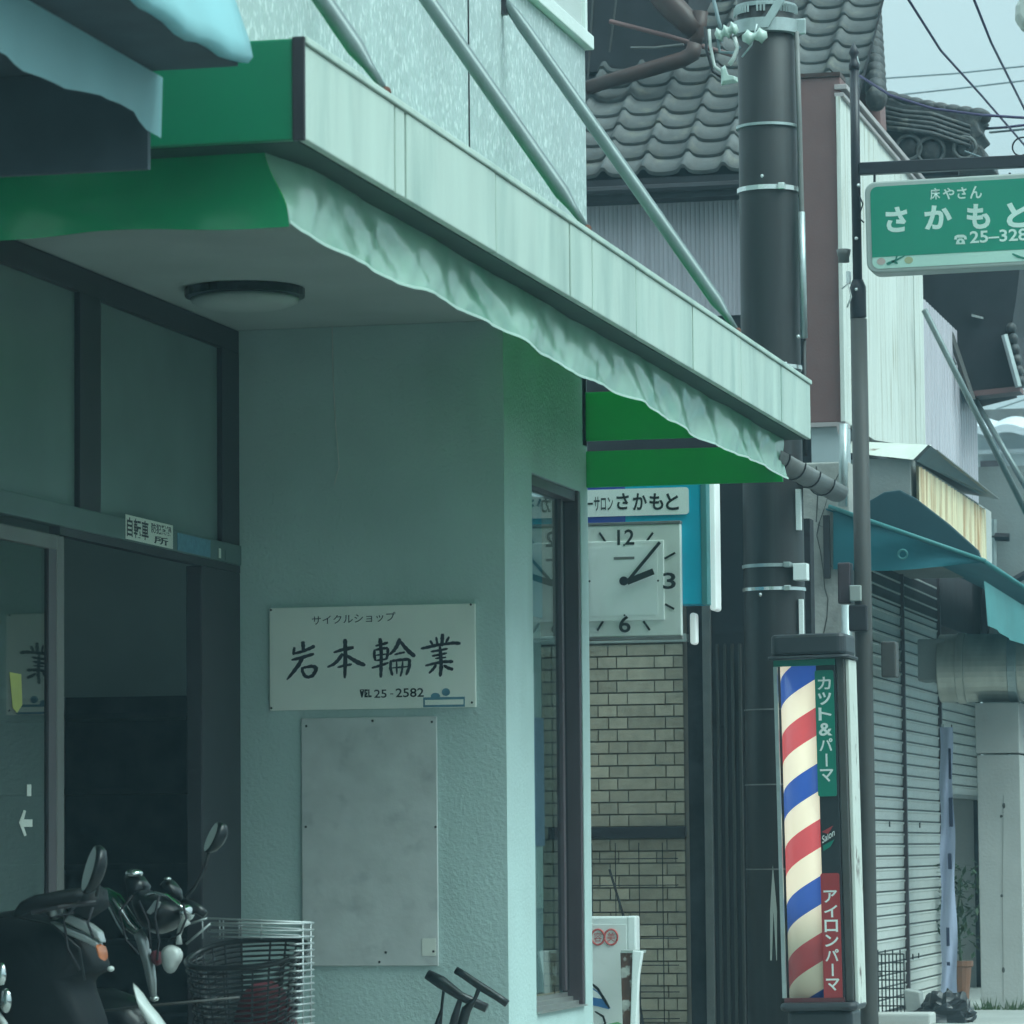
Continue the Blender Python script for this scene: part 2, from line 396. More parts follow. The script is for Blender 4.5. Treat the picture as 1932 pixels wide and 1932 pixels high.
# barber stripes: helix of red / cream / blue on a lit cylinder
def barber_mat(cx, cy, r, z0, z1):
    m = bpy.data.materials.new('barber_stripe'); m.use_nodes = True; t = m.node_tree; L = t.links.new; b = t.nodes['Principled BSDF']
    g = t.nodes.new('ShaderNodeNewGeometry'); sp = t.nodes.new('ShaderNodeSeparateXYZ'); L(g.outputs['Position'], sp.inputs[0])
    def mth(op, a, bb):
        n = t.nodes.new('ShaderNodeMath'); n.operation = op
        for i, q in enumerate((a, bb)):
            if isinstance(q, (int, float)): n.inputs[i].default_value = q
            else: L(q, n.inputs[i])
        return n.outputs[0]
    ang = mth('ARCTAN2', mth('SUBTRACT', sp.outputs['X'], cx), mth('SUBTRACT', cy, sp.outputs['Y']))   # 0 faces viewer
    pitch = .648; zref = aZ(1545, 1370, cy - r)
    u = mth('FRACT', mth('ADD', mth('DIVIDE', mth('SUBTRACT', sp.outputs['Z'], zref), pitch), mth('ADD', mth('MULTIPLY', ang, -1 / (2 * math.pi)), 20.125)), 0)
    rp = t.nodes.new('ShaderNodeValToRGB'); rp.color_ramp.interpolation = 'CONSTANT'
    e = rp.color_ramp.elements
    e[0].position = 0; e[0].color = (.62, .09, .10, 1); e[1].position = .25; e[1].color = (.95, .84, .64, 1)
    q = e.new(.5); q.color = (.035, .10, .40, 1); q = e.new(.75); q.color = (.95, .84, .64, 1)
    L(u, rp.inputs[0]); L(rp.outputs[0], b.inputs['Base Color']); b.inputs['Roughness'].default_value = .3
    # tube lamp inside the upper part of the cylinder lights the film from behind
    mr = t.nodes.new('ShaderNodeMapRange'); mr.interpolation_type = 'SMOOTHSTEP'
    mr.inputs['From Min'].default_value = z0 + .25; mr.inputs['From Max'].default_value = z0 + .62; mr.inputs['To Min'].default_value = .02; mr.inputs['To Max'].default_value = .30
    L(sp.outputs['Z'], mr.inputs['Value']); L(rp.outputs[0], b.inputs['Emission Color']); L(mr.outputs[0], b.inputs['Emission Strength'])
    M['barber_stripe'] = m

# ------------------------------------------------------------------ planes of the place
XF = -3.65; Y0, YF = 12.576, 22.762; ZT, ZB = 3.842, 3.514
XW = -4.938; YS = 20.717; XD = -6.377; ZC = 3.985

# ------------------------------------------------------------------ ground
g = MB().quad((-60, -20, 0), (-2.6, -20, 0), (-2.6, 220, 0), (-60, 220, 0)).build('pavement', 'ground_concrete'); tag(g, kind='structure')
g = MB().quad((-2.6, -20, -.1), (9, -20, -.1), (9, 220, -.1), (-2.6, 220, -.1)).build('road', 'asphalt'); tag(g, kind='structure')
g = MB().box(-2.75, -2.6, -20, 220, -.25, .004).build('kerb', 'concrete'); tag(g, kind='structure')
g = MB().quad((-400, -300, -.3), (400, -300, -.3), (400, 700, -.3), (-400, 700, -.3)).build('ground', 'ground_concrete'); tag(g, kind='structure')
g = MB().quad((9, -20, -.02), (40, -20, -.02), (40, 220, -.02), (9, 220, -.02)).build('far_pavement', 'ground_concrete'); tag(g, kind='structure')

# ------------------------------------------------------------------ bicycle shop
shop = empty('bicycle_shop', (XW, YS, 0), 'green stucco bicycle shop with recessed glass front under a canopy', 'shop')
T = .15
mb = MB().box(XD, XW - T, YS, YS + T, 0, ZC); mb.build('sign_wall', 'stucco', shop)
wy0, wy1, wz0, wz1 = 21.352, 22.575, .36, 3.243
mb = MB()
for a, b, c, d in ((YS, wy0, 0, ZB), (wy1, YF, 0, ZB), (wy0, wy1, 0, wz0), (wy0, wy1, wz1, ZB)):
    mb.box(XW - T, XW, a, b, c, 3.99 if d == ZB else d)
mb.build('corner_wall', 'stucco', shop)
zt0 = 5.80
MB().box(XW - T, XW + .012, 4, YF, 4.0, zt0).build('upper_wall', 'stucco_spray', shop)
MB().box(XW + .010, XW + .018, at(880, 300, X=XW).y, at(880, 300, X=XW).y + .012, 4.06, zt0).build('wall_joint', 'dark_frame', shop)
MB().box(XW - T, XW + .06, 4, YF + .03, zt0 + .004, zt0 + .085).build('drip_trim', 'white_trim', shop, bevel=.006)
MB().box(XW - T, XW + .03, 4, YF - .03, zt0 + .088, 7.4).build('upper_panel', 'panel_grey', shop)
MB().box(XW - .02, XW + .05, YF - .16, YF - .1, zt0 + .088, 7.4).build('corner_post', 'white_trim', shop)
MB().box(XD - .05, XW, 4, YS + T, ZC + .002, ZC + .12).build('recess_ceiling', 'ceiling', shop)
MB().box(XD - 6, XW, YF - .12, YF - .004, ZB, 7.4).build('flank_wall', 'stucco', shop)
# corner window, sunk in the wall
win = MB().box(XW - .075, XW - .045, wy0, wy0 + .05, wz0, wz1).box(XW - .12, XW - .004, wy1 - .05, wy1 - .001, wz0, wz1).box(XW - .12, XW - .02, wy0, wy1 - .05, wz1 - .06, wz1 - .001)
win = win.build('window', 'brown_frame', shop, bevel=.004)
MB().box(XW - .10, XW - .06, wy1 - .24, wy1 - .19, wz0 + .09, wz1 - .06).build('sash', 'brown_frame', win, bevel=.004)
MB().box(XW - .085, XW - .08, wy0 + .05, wy1 - .05, wz0 + .09, wz1 - .06).build('pane', 'pane_glass', win)
for k in range(4):
    MB().box(XW - .12 + .032 * k, XW - .09 + .032 * k + (.02 if k == 3 else 0), wy0 + .012, wy1 - .055, wz0 + .001, wz0 + .075 - .022 * k).build('sill_step', 'alu', win, bevel=.003)
MB().box(XW - .125, XW - .118, wy0 + .05, wy0 + .70, wz0 + .55, 2.42).build('curtain', 'paper', win)
MB().box(XW - .14, XW - .13, wy0 + .05, wy0 + .74, wz0 + .09, wz0 + 2.6).build('frosted_screen', 'board_blank', win)
MB().box(XW - .115, XW - .112, wy0 + .3, wy0 + .72, 2.5, 3.16).build('window_sheet', 'acrylic_cyan', win)  # cyan sheet put in for the clock sign's reflection in the glass
MB().box(XW - .115, XW - .112, wy0 + .3, wy1 - .5, 1.25, 1.95).build('window_sheet', 'banner', win)
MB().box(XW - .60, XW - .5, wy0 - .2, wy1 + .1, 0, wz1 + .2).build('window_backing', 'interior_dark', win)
# shop front along the recess
front = MB()
yA, yB = 5.0, YS
front.box(XD - .06, XD, yA, yB, 3.86, ZC - .002)
for pa, pb in ((150, 190), (418, 452)):
    a, b = at(pa, 800, X=XD).y, min(at(pb, 800, X=XD).y, YS - .002)
    front.box(XD - .05, XD + .002, a, b, 2.84, 3.86)
a = at(-160, 800, X=XD).y; front.box(XD - .05, XD, a, a + .25, 2.84, 3.86)
front.build('transom_frame', 'dark_frame', shop, bevel=.004)
rail = MB().box(XD - .05, XD + .012, yA, yB - .002, 2.735, 2.84).build('transom_rail', 'rail_green', shop, bevel=.005)
MB().box(XD - .05, XD + .004, at(112, 1000, X=XD).y, yB - .002, 2.695, 2.734).build('door_head', 'dark_frame', shop)
jb = at(380, 1500, X=XD).y
MB().box(XD - .08, XD + .004, jb, YS - .002, 0, 2.694).build('door_jamb', 'dark_frame', shop, bevel=.006)
for a, b in ((8, at(-160, 800, X=XD).y), (at(-160, 800, X=XD).y + .25, at(150, 800, X=XD).y), (at(190, 800, X=XD).y, at(418, 800, X=XD).y)):
    MB().box(XD - .03, XD - .024, a + .002, b - .002, 2.842, 3.858).build('transom_pane', 'frosted', shop)
d0, d1 = at(90, 1500, X=XD).y, at(118, 1500, X=XD).y
door = MB().box(XD - .03, XD + .01, d0 + .1, d1, .02, 2.69).box(XD - .03, XD + .01, yA, d0 + .1, 2.62, 2.69).box(XD - .03, XD + .01, yA, d0 + .1, .02, .3).build('sliding_door', 'door_metal', shop, bevel=.006)
MB().box(XD - .031, XD + .005, d0, d0 + .099, .02, 2.69).build('door_stile', 'brown_frame', door)
MB().box(XD - .012, XD - .006, yA, d0, .302, 2.618).build('pane', 'pane_dark', door)
def pane_mark(pts, m):
    MB().prism([Vector((XD - .0055, at(x, y, X=XD).y, at(x, y, X=XD).z)) for x, y in pts], (.001, 0, 0)).build('pane_shape', m, door)  # white paper stickers and one yellow shape on the glass
pane_mark(((38, 1552), (47, 1528), (51, 1530), (47, 1546), (63, 1546), (63, 1560), (47, 1560), (52, 1576), (48, 1578)), 'paper')
pane_mark(((53, 1480), (61, 1480), (61, 1502), (53, 1502)), 'paper'); pane_mark(((20, 1268), (42, 1272), (44, 1330), (34, 1345), (26, 1335)), 'yellow_shape')
# stickers on the rail
def rail_sticker(px0, px1, z0, z1, m):
    return MB().box(XD + .0125, XD + .0145, at(px0, 1000, X=XD).y, at(px1, 1000, X=XD).y, z0, z1).build('rail_sticker', m, rail)
rail_sticker(232, 321, 2.742, 2.86, 'paper'); rail_sticker(330, 392, 2.742, 2.83, 'sticker_blue'); rail_sticker(408, 412, 2.75, 2.8, 'paper'); rail_sticker(420, 440, 2.745, 2.80, 'rail_green')
# lettering on the white sticker: bars of print, drawn on the X plane
def rail_text(body, px0, px1, z0, z1):
    c = bpy.data.curves.new('glyphs', 'FONT'); c.body = body; c.offset = .02
    o = bpy.data.objects.new('glyphs', c); COL.objects.link(o); dg = bpy.context.evaluated_depsgraph_get(); dg.update()
    me = bpy.data.meshes.new_from_object(o.evaluated_get(dg)); bpy.data.objects.remove(o); bpy.data.curves.remove(c)
    xs = [v.co.x for v in me.vertices]; ys = [v.co.y for v in me.vertices]; a, b, e, gg = min(xs), max(xs), min(ys), max(ys)
    y0, y1 = at(px0, 1000, X=XD).y, at(px1, 1000, X=XD).y
    for v in me.vertices:
        u = (v.co.x - a) / (b - a); t = (v.co.y - e) / (gg - e); v.co = Vector((XD + .0150, y0 + u * (y1 - y0), z0 + t * (z1 - z0))) - ORG[shop.name]
    me.materials.clear(); me.materials.append(M['ink']); q = bpy.data.objects.new('lettering', me); COL.objects.link(q); q.parent = rail
rail_text('自転車', 234, 275, 2.755, 2.85); rail_text('防犯登録', 280, 318, 2.80, 2.85); rail_text('所', 285, 312, 2.75, 2.79)
# interior seen through the open door
yI = YS + 1.6
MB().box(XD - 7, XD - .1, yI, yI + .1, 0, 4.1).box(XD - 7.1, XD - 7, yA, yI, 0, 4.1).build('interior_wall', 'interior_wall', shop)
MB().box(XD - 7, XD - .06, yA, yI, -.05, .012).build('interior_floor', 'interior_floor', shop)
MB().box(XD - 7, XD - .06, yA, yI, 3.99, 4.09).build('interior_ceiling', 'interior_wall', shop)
rack = empty('storage_rack', (-7.6, yI - .3, .012), 'dark storage rack with crates inside the open shop door', 'rack')
xa, xb = -8.6, -6.9
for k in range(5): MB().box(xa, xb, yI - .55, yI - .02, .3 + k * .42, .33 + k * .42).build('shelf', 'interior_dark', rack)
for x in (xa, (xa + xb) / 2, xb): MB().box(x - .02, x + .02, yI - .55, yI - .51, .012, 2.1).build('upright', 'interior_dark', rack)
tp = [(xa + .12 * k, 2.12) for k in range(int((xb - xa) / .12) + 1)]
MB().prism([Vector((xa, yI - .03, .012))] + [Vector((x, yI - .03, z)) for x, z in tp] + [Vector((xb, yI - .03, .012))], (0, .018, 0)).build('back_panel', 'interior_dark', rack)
# canopy ------------------------------------------------------------
XV = XF - .14
can = empty('shop_canopy', (XW, (Y0 + YF) / 2, ZB), 'long green sheet-metal canopy with a pale street edge over the bicycle shop', 'canopy')
cuts = [573, 745, 765, 935, 1075, 1117, 1200, 1307, 1398, 1474, 1529]
ys = [at(p, 0 + (p - 573) * .64 + 160, X=XF).y for p in cuts]; ys[0], ys[-1] = Y0, YF
for i in range(len(ys) - 1):
    dx = random.uniform(0, .004)
    MB().box(XF - .03, XF + dx, ys[i] + .011, ys[i + 1] - .011, ZB, ZT - .02).build('fascia_panel', 'fascia_mint', can, bevel=.004)
MB().box(XF - .05, XF + .012, Y0, YF, ZT - .018, ZT + .006).build('fascia_cap', 'fascia_mint', can, bevel=.004)
MB().box(XF - .035, XF - .02, Y0 + .02, YF - .02, ZB + .01, ZT - .03).build('fascia_backing', 'dark_frame', can)
MB().box(XW, XF - .036, Y0 - .004, Y0 + .03, ZB - .004, ZT).build('end_panel', 'green_paint', can, bevel=.006)
MB().box(XF - .036, XF + .006, Y0 - .012, Y0 + .004, ZB - .008, ZT + .004).build('corner_trim', 'dark_frame', can, bevel=.004)
MB().box(XW, XV - .02, YF - .03, YF - .002, ZB - .235, ZB - .03).box(XW, XF - .036, YF - .03, YF - .002, ZB + .03, ZT - .02).build('end_panel', 'vinyl_return', can)
MB().prism([(XW, Y0 + .032, 3.975), (XF - .036, Y0 + .032, ZT - .05), (XF - .036, Y0 + .032, ZT - .03), (XW, Y0 + .032, 3.995)], (0, YF - Y0 - .064, 0)).build('soffit', 'canopy_green', can)
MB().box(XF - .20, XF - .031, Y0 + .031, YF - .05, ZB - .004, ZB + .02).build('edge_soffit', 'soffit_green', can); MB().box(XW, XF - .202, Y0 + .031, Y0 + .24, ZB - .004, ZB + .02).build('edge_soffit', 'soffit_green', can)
for p, q, r_ in (((740, 198), (545, 0), 13.681), ((1118, 448), (755, 0), 16.979), ((1400, 633), (1000, 45), 20.62)):
    lo = Vector((XF - .02, at(p[0], p[1], X=XF).y, ZT + .02))
    zt = 5.69 if p[0] == 1400 else at(q[0], q[1], X=XW).z
    hi = Vector((XW + .02, lo.y + .12, 5.69))
    d = (hi - lo).normalized()
    st = MB().tube([lo + d * .02, lo + d * .12, lo + d * .2, hi - d * .2, hi - d * .1, hi], [.012, .02, .034, .034, .03, .012], 14).build('stay_rod', 'steel_tube', can, smooth=True)
    MB().ball((lo.x, lo.y, ZT + .022), .016, .03, .02, 10, 6).build('stay_bracket', 'rust', st, bevel=.004)
    MB().box(XW + .012, XW + .04, hi.y - .02, hi.y + .02, 5.6, 5.79).build('wall_bracket', 'dark_frame', st)
# valance: wrinkled vinyl sheet under the canopy edge
XV = XF - .14; YV0, YV1 = 12.78, YF - .1
def wr(s, t):   # s along sheet, t 0 top .. 1 bottom: soft folds of hanging vinyl
    n = lambda x, y, z: mnoise.noise(Vector((x, y, z)))
    a = .034 * n(s * 1.25 + t * .55, t * .5, 3.1) + .020 * n(s * 3.0 - t * 1.1, t * .9, 9.2) + .006 * n(s * 7.5 + t * 1.9, t * 1.6, 5.5)
    r = lambda x, y, z: (1 - min(1, abs(2.6 * n(x, y, z)))) ** 2
    a += .004 * r(s * 1.9 + t * .9, t * .6, 1.7) - .002
    return a * 1.25 * (.35 + .65 * math.sin(math.pi * min(1, t * 1.05) * .6))
def hem(s): return .012 * math.sin(s * 1.9 + .6) + .004 * math.sin(s * 6.3) + .01 * mnoise.noise(Vector((s * 2.1, .4, 0)))
N, R = 420, 18; mb = MB(); L = YV1 - YV0
for i in range(N + 1):
    y = YV0 + L * i / N; drop = .238 + hem(y) + .012 * max(0, 1 - (y - YV0) / .6)
    for j in range(R + 1):
        t = j / R; fl = max(0, 1 - (y - YV0) / .35)
        mb.v.append((XV + wr(y, t) + .02 * t - .05 * fl * (1 - t), y + .02 * wr(y * 2.3, t) * 4 - .10 * fl * (1 - t) * 0, ZB + .0 - drop * t))
for i in range(N):
    for j in range(R):
        a = i * (R + 1) + j; mb.f.append((a, a + 1, a + R + 2, a + R + 1))
val = mb.build('valance', 'vinyl_mint', can, smooth=True)
mb = MB()
for i in range(N + 1):
    y = YV0 + L * i / N; drop = .238 + hem(y) + .012 * max(0, 1 - (y - YV0) / .6)
    for z in (0, .011): mb.v.append((XV + wr(y, 1) + .024, y + .08 * wr(y * 2.3, 1), ZB - drop - .002 + z))
for i in range(N): mb.f.append((2 * i, 2 * i + 1, 2 * i + 3, 2 * i + 2))
mb.build('hem', 'hem_mint', val, smooth=True)
# return of the valance at the near end
N2 = 90; mb = MB(); x1 = XV; x0 = XW + .02
for i in range(N2 + 1):
    x = x1 + (x0 - x1) * i / N2; drop = .255 - .012 * math.sin(i / N2 * 3.1) + .006 * math.sin(x * 9)
    for j in range(R + 1):
        t = j / R; k = max(0, 1 - (x1 - x) / .25)
        mb.v.append((x + wr(YV0, t) * k + .02 * t * k - .05 * k * (1 - t), YV0 + .012 * math.sin(x * 7 + 2 * t) * (1 - k) + .02 * mnoise.noise(Vector((x * 4, t * 2, 0))) * (1 - k) * t, ZB - drop * t))
for i in range(N2):
    for j in range(R):
        a = i * (R + 1) + j; mb.f.append((a, a + 1, a + R + 2, a + R + 1))
mb.build('valance_return', 'vinyl_green', can, smooth=True)

# ceiling lamp in the recess
c = at(462, 545, Z=ZC); lamp = empty('ceiling_lamp', (c.x, c.y, ZC), 'dark round ceiling lamp in the recessed shop entrance', 'lamp')
MB().lathe((c.x, c.y, ZC - .045), [(.27, 0), (.295, .004), (.295, .044), (.1, .0445)], 36).build('lamp_ring', 'black_plastic', lamp, smooth=False)
MB().lathe((c.x, c.y, ZC - .10), [(.02, 0), (.20, .010), (.262, .032), (.266, .054)], 36).build('diffuser', 'ceiling', lamp, smooth=True)
# cable hanging on the wall
o = MB().tube([at(625, 500, Y=YS - .012), at(628, 700, Y=YS - .012), at(633, 800, Y=YS - .012), at(640, 880, Y=YS - .012), at(630, 915, Y=YS - .014)], .0035, 6).build('wall_cable', 'cable_white', None, loc=at(630, 915, Y=YS)); tag(o, 'thin pale cable hanging down the green wall above the signboard', 'cable')

mat('drip', (.30, .42, .39), .9, var=.15, vs=12)
random.seed(21)
# ------------------------------------------------------------------ signboard with brush lettering
sx0, sx1 = aX(511, 1240, YS), aX(899, 1240, YS); sz0, sz1 = 1.968, 2.507
sb = empty('signboard', (sx0, YS, sz0), 'pale signboard with black brush lettering on the green wall', 'signboard')
MB().prism(rrect(sx0, sx1, sz0, sz1, .006, YS - .003), (0, -.022, 0)).build('board', 'sign_board', sb, bevel=.003)
yy = YS - .0265
f = lambda x, y: Vector((sx0 + (x - 52) / (1834 - 52) * (sx1 - sx0), yy, sz1 + (y - 86) / (990 - 86) * (sz0 - sz1)))
ST = [
 [(345,385,34),(348,430,34),(350,478,26)], [(272,435,24),(266,470,26),(262,505,22)], [(256,495,22),(345,474,26),(400,452,30),(450,428,32)],
 [(245,548,22),(330,530,30),(442,498,30)], [(345,520,34),(310,590,36),(260,655,32),(204,722,18)], [(340,612,24),(340,650,28),(360,690,30),(395,706,30)],
 [(338,620,20),(420,606,30),(465,618,36)], [(464,610,36),(455,650,34),(430,690,32),(380,706,26)],
 [(712,372,38),(715,470,36),(714,560,38),(708,718,26)], [(612,490,20),(690,466,30),(788,448,36)], [(692,500,32),(650,560,32),(610,595,28),(556,618,16)],
 [(722,515,26),(780,555,34),(830,585,42),(888,608,30)], [(645,622,16),(700,607,26),(772,596,20)],
 [(1016,372,36),(1026,500,30),(1024,620,30),(1020,718,28)], [(975,440,18),(1030,428,24),(1085,412,26)], [(968,470,22),(965,520,26),(975,570,22)],
 [(968,476,20),(1040,462,24),(1085,462,26)], [(1085,460,26),(1080,520,26),(1070,560,22)], [(975,522,14),(1078,512,16)], [(975,568,16),(1078,556,18)], [(942,632,20),(1020,612,24),(1090,588,20)],
 [(1188,378,34),(1165,440,34),(1135,485,30),(1095,520,18)], [(1190,400,24),(1225,450,32),(1270,500,38),(1318,540,34)], [(1140,520,16),(1185,508,20),(1232,500,18)],
 [(1108,568,24),(1105,640,26),(1122,702,22)], [(1110,575,22),(1190,566,26),(1270,562,28)], [(1270,560,30),(1268,630,28),(1240,700,26)], [(1158,578,16),(1160,690,16)], [(1212,576,16),(1205,660,20),(1190,712,18)], [(1112,636,14),(1262,626,16)],
 [(1500,372,20),(1512,448,22)], [(1555,345,32),(1552,400,32),(1548,455,26)], [(1448,402,24),(1470,442,20)], [(1612,372,24),(1582,425,20)],
 [(1366,472,20),(1420,462,28),(1500,445,28),(1590,434,24),(1650,428,30),(1710,434,30)], [(1452,500,18),(1530,490,24),(1600,476,18)], [(1462,538,18),(1530,528,22),(1592,514,18)],
 [(1404,622,20),(1480,604,24),(1560,590,26),(1646,590,30)], [(1532,455,28),(1540,560,32),(1542,640,34),(1532,720,26)], [(1500,612,24),(1475,650,26),(1436,690,18)], [(1562,620,22),(1600,645,30),(1645,660,28)], [(1490,560,16),(1585,552,18)]]
for lo_, hi_ in ((0, 8), (8, 13), (13, 30), (30, len(ST))): strokes(ST[lo_:hi_], f, 'ink', sb)
def px_text(body, x0, y0, x1, y1, mt, parent, ff, y, bold=0, slope=0):
    a, b = ff(x0, y1), ff(x1, y0); return lettering(body, a.x, b.x, a.z, b.z, y, mt, parent, bold, slope=slope)
px_text('サイクルショップ', 425, 165, 1150, 245, 'ink', sb, f, yy, .004, .012)
px_text('℡', 838, 818, 940, 888, 'ink_black', sb, f, yy, .012); px_text('25', 962, 822, 1070, 895, 'ink_black', sb, f, yy, .012)
px_text('-', 1100, 858, 1128, 866, 'ink_black', sb, f, yy, .0); px_text('2582', 1148, 815, 1390, 893, 'ink_black', sb, f, yy, .012)
mb = MB(); a, b = f(1385, 985), f(1742, 898); mb.quad((a.x, yy, a.z), (b.x, yy, a.z), (b.x, yy, b.z), (a.x, yy, b.z))
mb.prism(disc((f(1490, 900).x, f(1490, 890).z), .025, .018, yy + .0002), (0, -.0006, 0)).prism(disc((f(1580, 860).x, f(1580, 855).z), .022, .02, yy + .0002), (0, -.0006, 0)).build('sticker', 'sticker_blue', sb)
px_text('▬▬▬', 1400, 920, 1730, 965, 'sign_board', sb, f, yy - .001)
for x, y in ((68, 968), (1800, 96), (1803, 950), (68, 104)):
    p = f(x, y); MB().lathe((0, 0, 0), [(.001, 0), (.006, .001), (.006, .003)], 8).build('screw', 'screw', sb).matrix_basis = Matrix.Translation(Vector((p.x, yy, p.z)) - ORG[sb.name]) @ Matrix.Rotation(math.radians(90), 4, 'X') @ Matrix.Translation(ORG[sb.name])

bx0, bx1 = aX(571, 1600, YS), aX(827, 1600, YS); bz1, bz0 = 1.925, .634
bb = empty('notice_board', (bx0, YS, bz0), 'blank grey weathered board screwed to the green wall below the signboard', 'board')
MB().box(bx0, bx1, YS - .018, YS - .002, bz0, bz1).build('board', 'board_blank', bb, bevel=.004)
for x, y in ((703, 1360), (815, 1362), (822, 1560), (728, 1797), (818, 1795), (716, 1815), (578, 1370), (577, 1560), (580, 1805)):
    p = at(x, y, Y=YS - .018); MB().box(p.x - .006, p.x + .006, YS - .022, YS - .018, p.z - .006, p.z + .006).build('screw', 'screw', bb, bevel=.002)
p = at(812, 1785, Y=YS); MB().box(p.x - .04, p.x + .035, YS - .0205, YS - .018, p.z - .05, p.z + .04).build('tape', 'paper', bb)

# ------------------------------------------------------------------ blue awning of the neighbour, near left
aw = empty('blue_awning', (-4.3, 9, 3.4), 'light blue fabric awning with a drop edge, next to the green canopy', 'awning')
ye = 12.0; mb = MB(); n = 60
prof = [(-4.6, 4.62), (-4.05, 4.30), (-3.80, 4.02), (-3.70, 3.83), (-3.655, 3.70), (-3.645, 3.65), (-3.66, 3.632), (-3.69, 3.636)]
rings = []
for i in range(n + 1):
    y = 5.5 + (ye - 5.5) * i / n; sag = .012 * math.sin(i * .55) + .008 * math.sin(i * 1.7)
    rings.append([Vector((x, y, z + sag)) for x, z in prof])
mb.loft(rings, False); o = mb.build('top_sheet', 'awning_blue', aw, smooth=True)
so_ = o.modifiers.new('solid', 'SOLIDIFY'); so_.thickness = .012
mb = MB(); rings = []
for i in range(n + 1):
    y = 5.5 + (ye + .04 - 5.5) * i / n; k = .014 * math.sin(i * .6) + .01 * math.sin(i * 1.9); t_ = .02 * max(0, 1 - abs(i - n + 4) / 4)
    rings.append([Vector((-3.95 + k * q, y, 3.63 - (.19 + .01 * math.sin(i * .42) - (t_ if q > .9 else 0)) * q)) for q in (0, .25, .5, .75, 1)])
mb.loft(rings, False); mb.build('valance', 'awning_blue', aw, smooth=True)
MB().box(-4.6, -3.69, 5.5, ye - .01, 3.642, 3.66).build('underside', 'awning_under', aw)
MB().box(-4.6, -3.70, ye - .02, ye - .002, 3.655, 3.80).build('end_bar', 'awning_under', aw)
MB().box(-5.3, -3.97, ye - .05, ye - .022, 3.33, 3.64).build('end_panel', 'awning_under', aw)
MB().box(XD, XW - .02, 11.7, 11.9, 0, ZC).build('party_wall', 'stucco', shop)

# ------------------------------------------------------------------ barber: brick wall, light box with clock
YB = 24.6
bx = empty('barber_shop', (-5.3, YB, 0), 'barber shop side wall of thin tan bricks behind the clock sign', 'barber shop')
L0, L1 = aX(1040, 1500, YB), aX(1291, 1500, YB); zb1 = aZ(1200, 1213, YB)
MB().box(L0 - .4, L1, YB + .012, YB + .2, 0, zb1 + .9).build('wall', 'brick_joint', bx)
BH, BP = .0645, .0742
bl = mesh_of(MB().box(0, .2275, -.006, .02, 0, BH), 'brick', 'brick_face'); bs_ = mesh_of(MB().box(0, .1105, -.006, .02, 0, BH), 'brick', 'brick_face')
r = 0; z = zb1 - BH - .012
while z > .02:
    x = L0 - (0 if r % 2 else .17) - .05; i = r % 2
    while x < L1:
        wdt = .2275 if i % 2 == 0 else .1105
        if x + wdt > L1:
            wdt2 = L1 - x
            if wdt2 > .04: inst('brick', bs_, bx, (x, YB + random.uniform(-.001, .001), z), scale=(wdt2 / .1105, 1, 1))
            break
        if x + wdt > L0: inst('brick', bl if i % 2 == 0 else bs_, bx, (x, YB + random.uniform(-.0015, .0015), z))
        x += wdt + .008; i += 1
    r += 1; z -= BP
zr = aZ(1200, 1566, YB - .1)
MB().box(L0, L1 + .02, YB - .10, YB - .03, zr - .05, zr + .02).build('ledge_rail', 'dark_frame', bx, bevel=.005)
MB().box(L0 - .4, L1 + .03, YB - .02, YB + .05, zb1 + .0, zb1 + .05).build('brick_trim', 'sign_frame', bx, bevel=.005)
# dark gap and ribbed panel beside the bricks
MB().box(L1 + .001, aX(1332, 1500, YB), YB + .15, YB + .3, 0, 3.6).build('door_recess', 'interior_dark', bx)
xs0, xs1 = aX(1330, 1500, YB), aX(1412, 1500, YB)
MB().box(xs0, xs1, YB + .02, YB + .1, 0, 3.7).build('panel_back', 'dark_frame', bx)
k = 0; x = xs0
while x < xs1 - .02:
    wd = .05 if k == 0 else .018
    o = MB().box(x, x + wd, YB - (.03 if k == 0 else .006), YB + .02, 0, aZ(1350, 1215 if k else 1110, YB)).build('rib', 'gutter' if k == 0 else 'post_grey', bx, bevel=.004); x += wd + .028; k += 1
MB().box(aX(1290, 1000, 25.6), aX(1528, 1000, 25.6), 25.6, 25.75, 0, 3.3).build('front_wall', 'dark_wall', bx)
# soffit boards and a reddish box under the barber's eave
p0, p1 = at(1385, 912, Y=25.0), at(1484, 968, Y=24.4)
MB().prism([at(1345, 905, Y=25.2), at(1484, 905, Y=25.2), at(1484, 968, Y=24.5), at(1345, 935, Y=25.2)], (0, .04, 0)).build('eave_board', 'gutter', bx)
mb = MB()
for k in range(2):
    a, b = at(1375 + 40 * k, 905 + 0 * k, Y=24.9 - .2 * k), at(1486, 965 - 36 * k, Y=24.45)
    mb.prism([a, b, b + Vector((0, 0, -.018)), a + Vector((0, 0, -.018))], (0, .05, 0))
mb.build('eave_batten', 'sign_frame', bx)
MB().box(aX(1348, 1000, 25.1), aX(1399, 1000, 25.1), 25.0, 25.5, aZ(1370, 1046, 25.1), aZ(1370, 962, 25.1)).build('meter_box', 'brown_box', bx, bevel=.01)
o = MB().box(aX(1350, 1000, 25.1), aX(1385, 1000, 25.1), 25.02, 25.4, aZ(1370, 1100, 25.1), aZ(1370, 1048, 25.1)).build('meter_box', 'brown_frame', bx, bevel=.01)
MB().tube([at(1428, 985, Y=25.3), at(1430, 1100, Y=25.3)], .008, 6).build('pipe', 'gutter', bx)

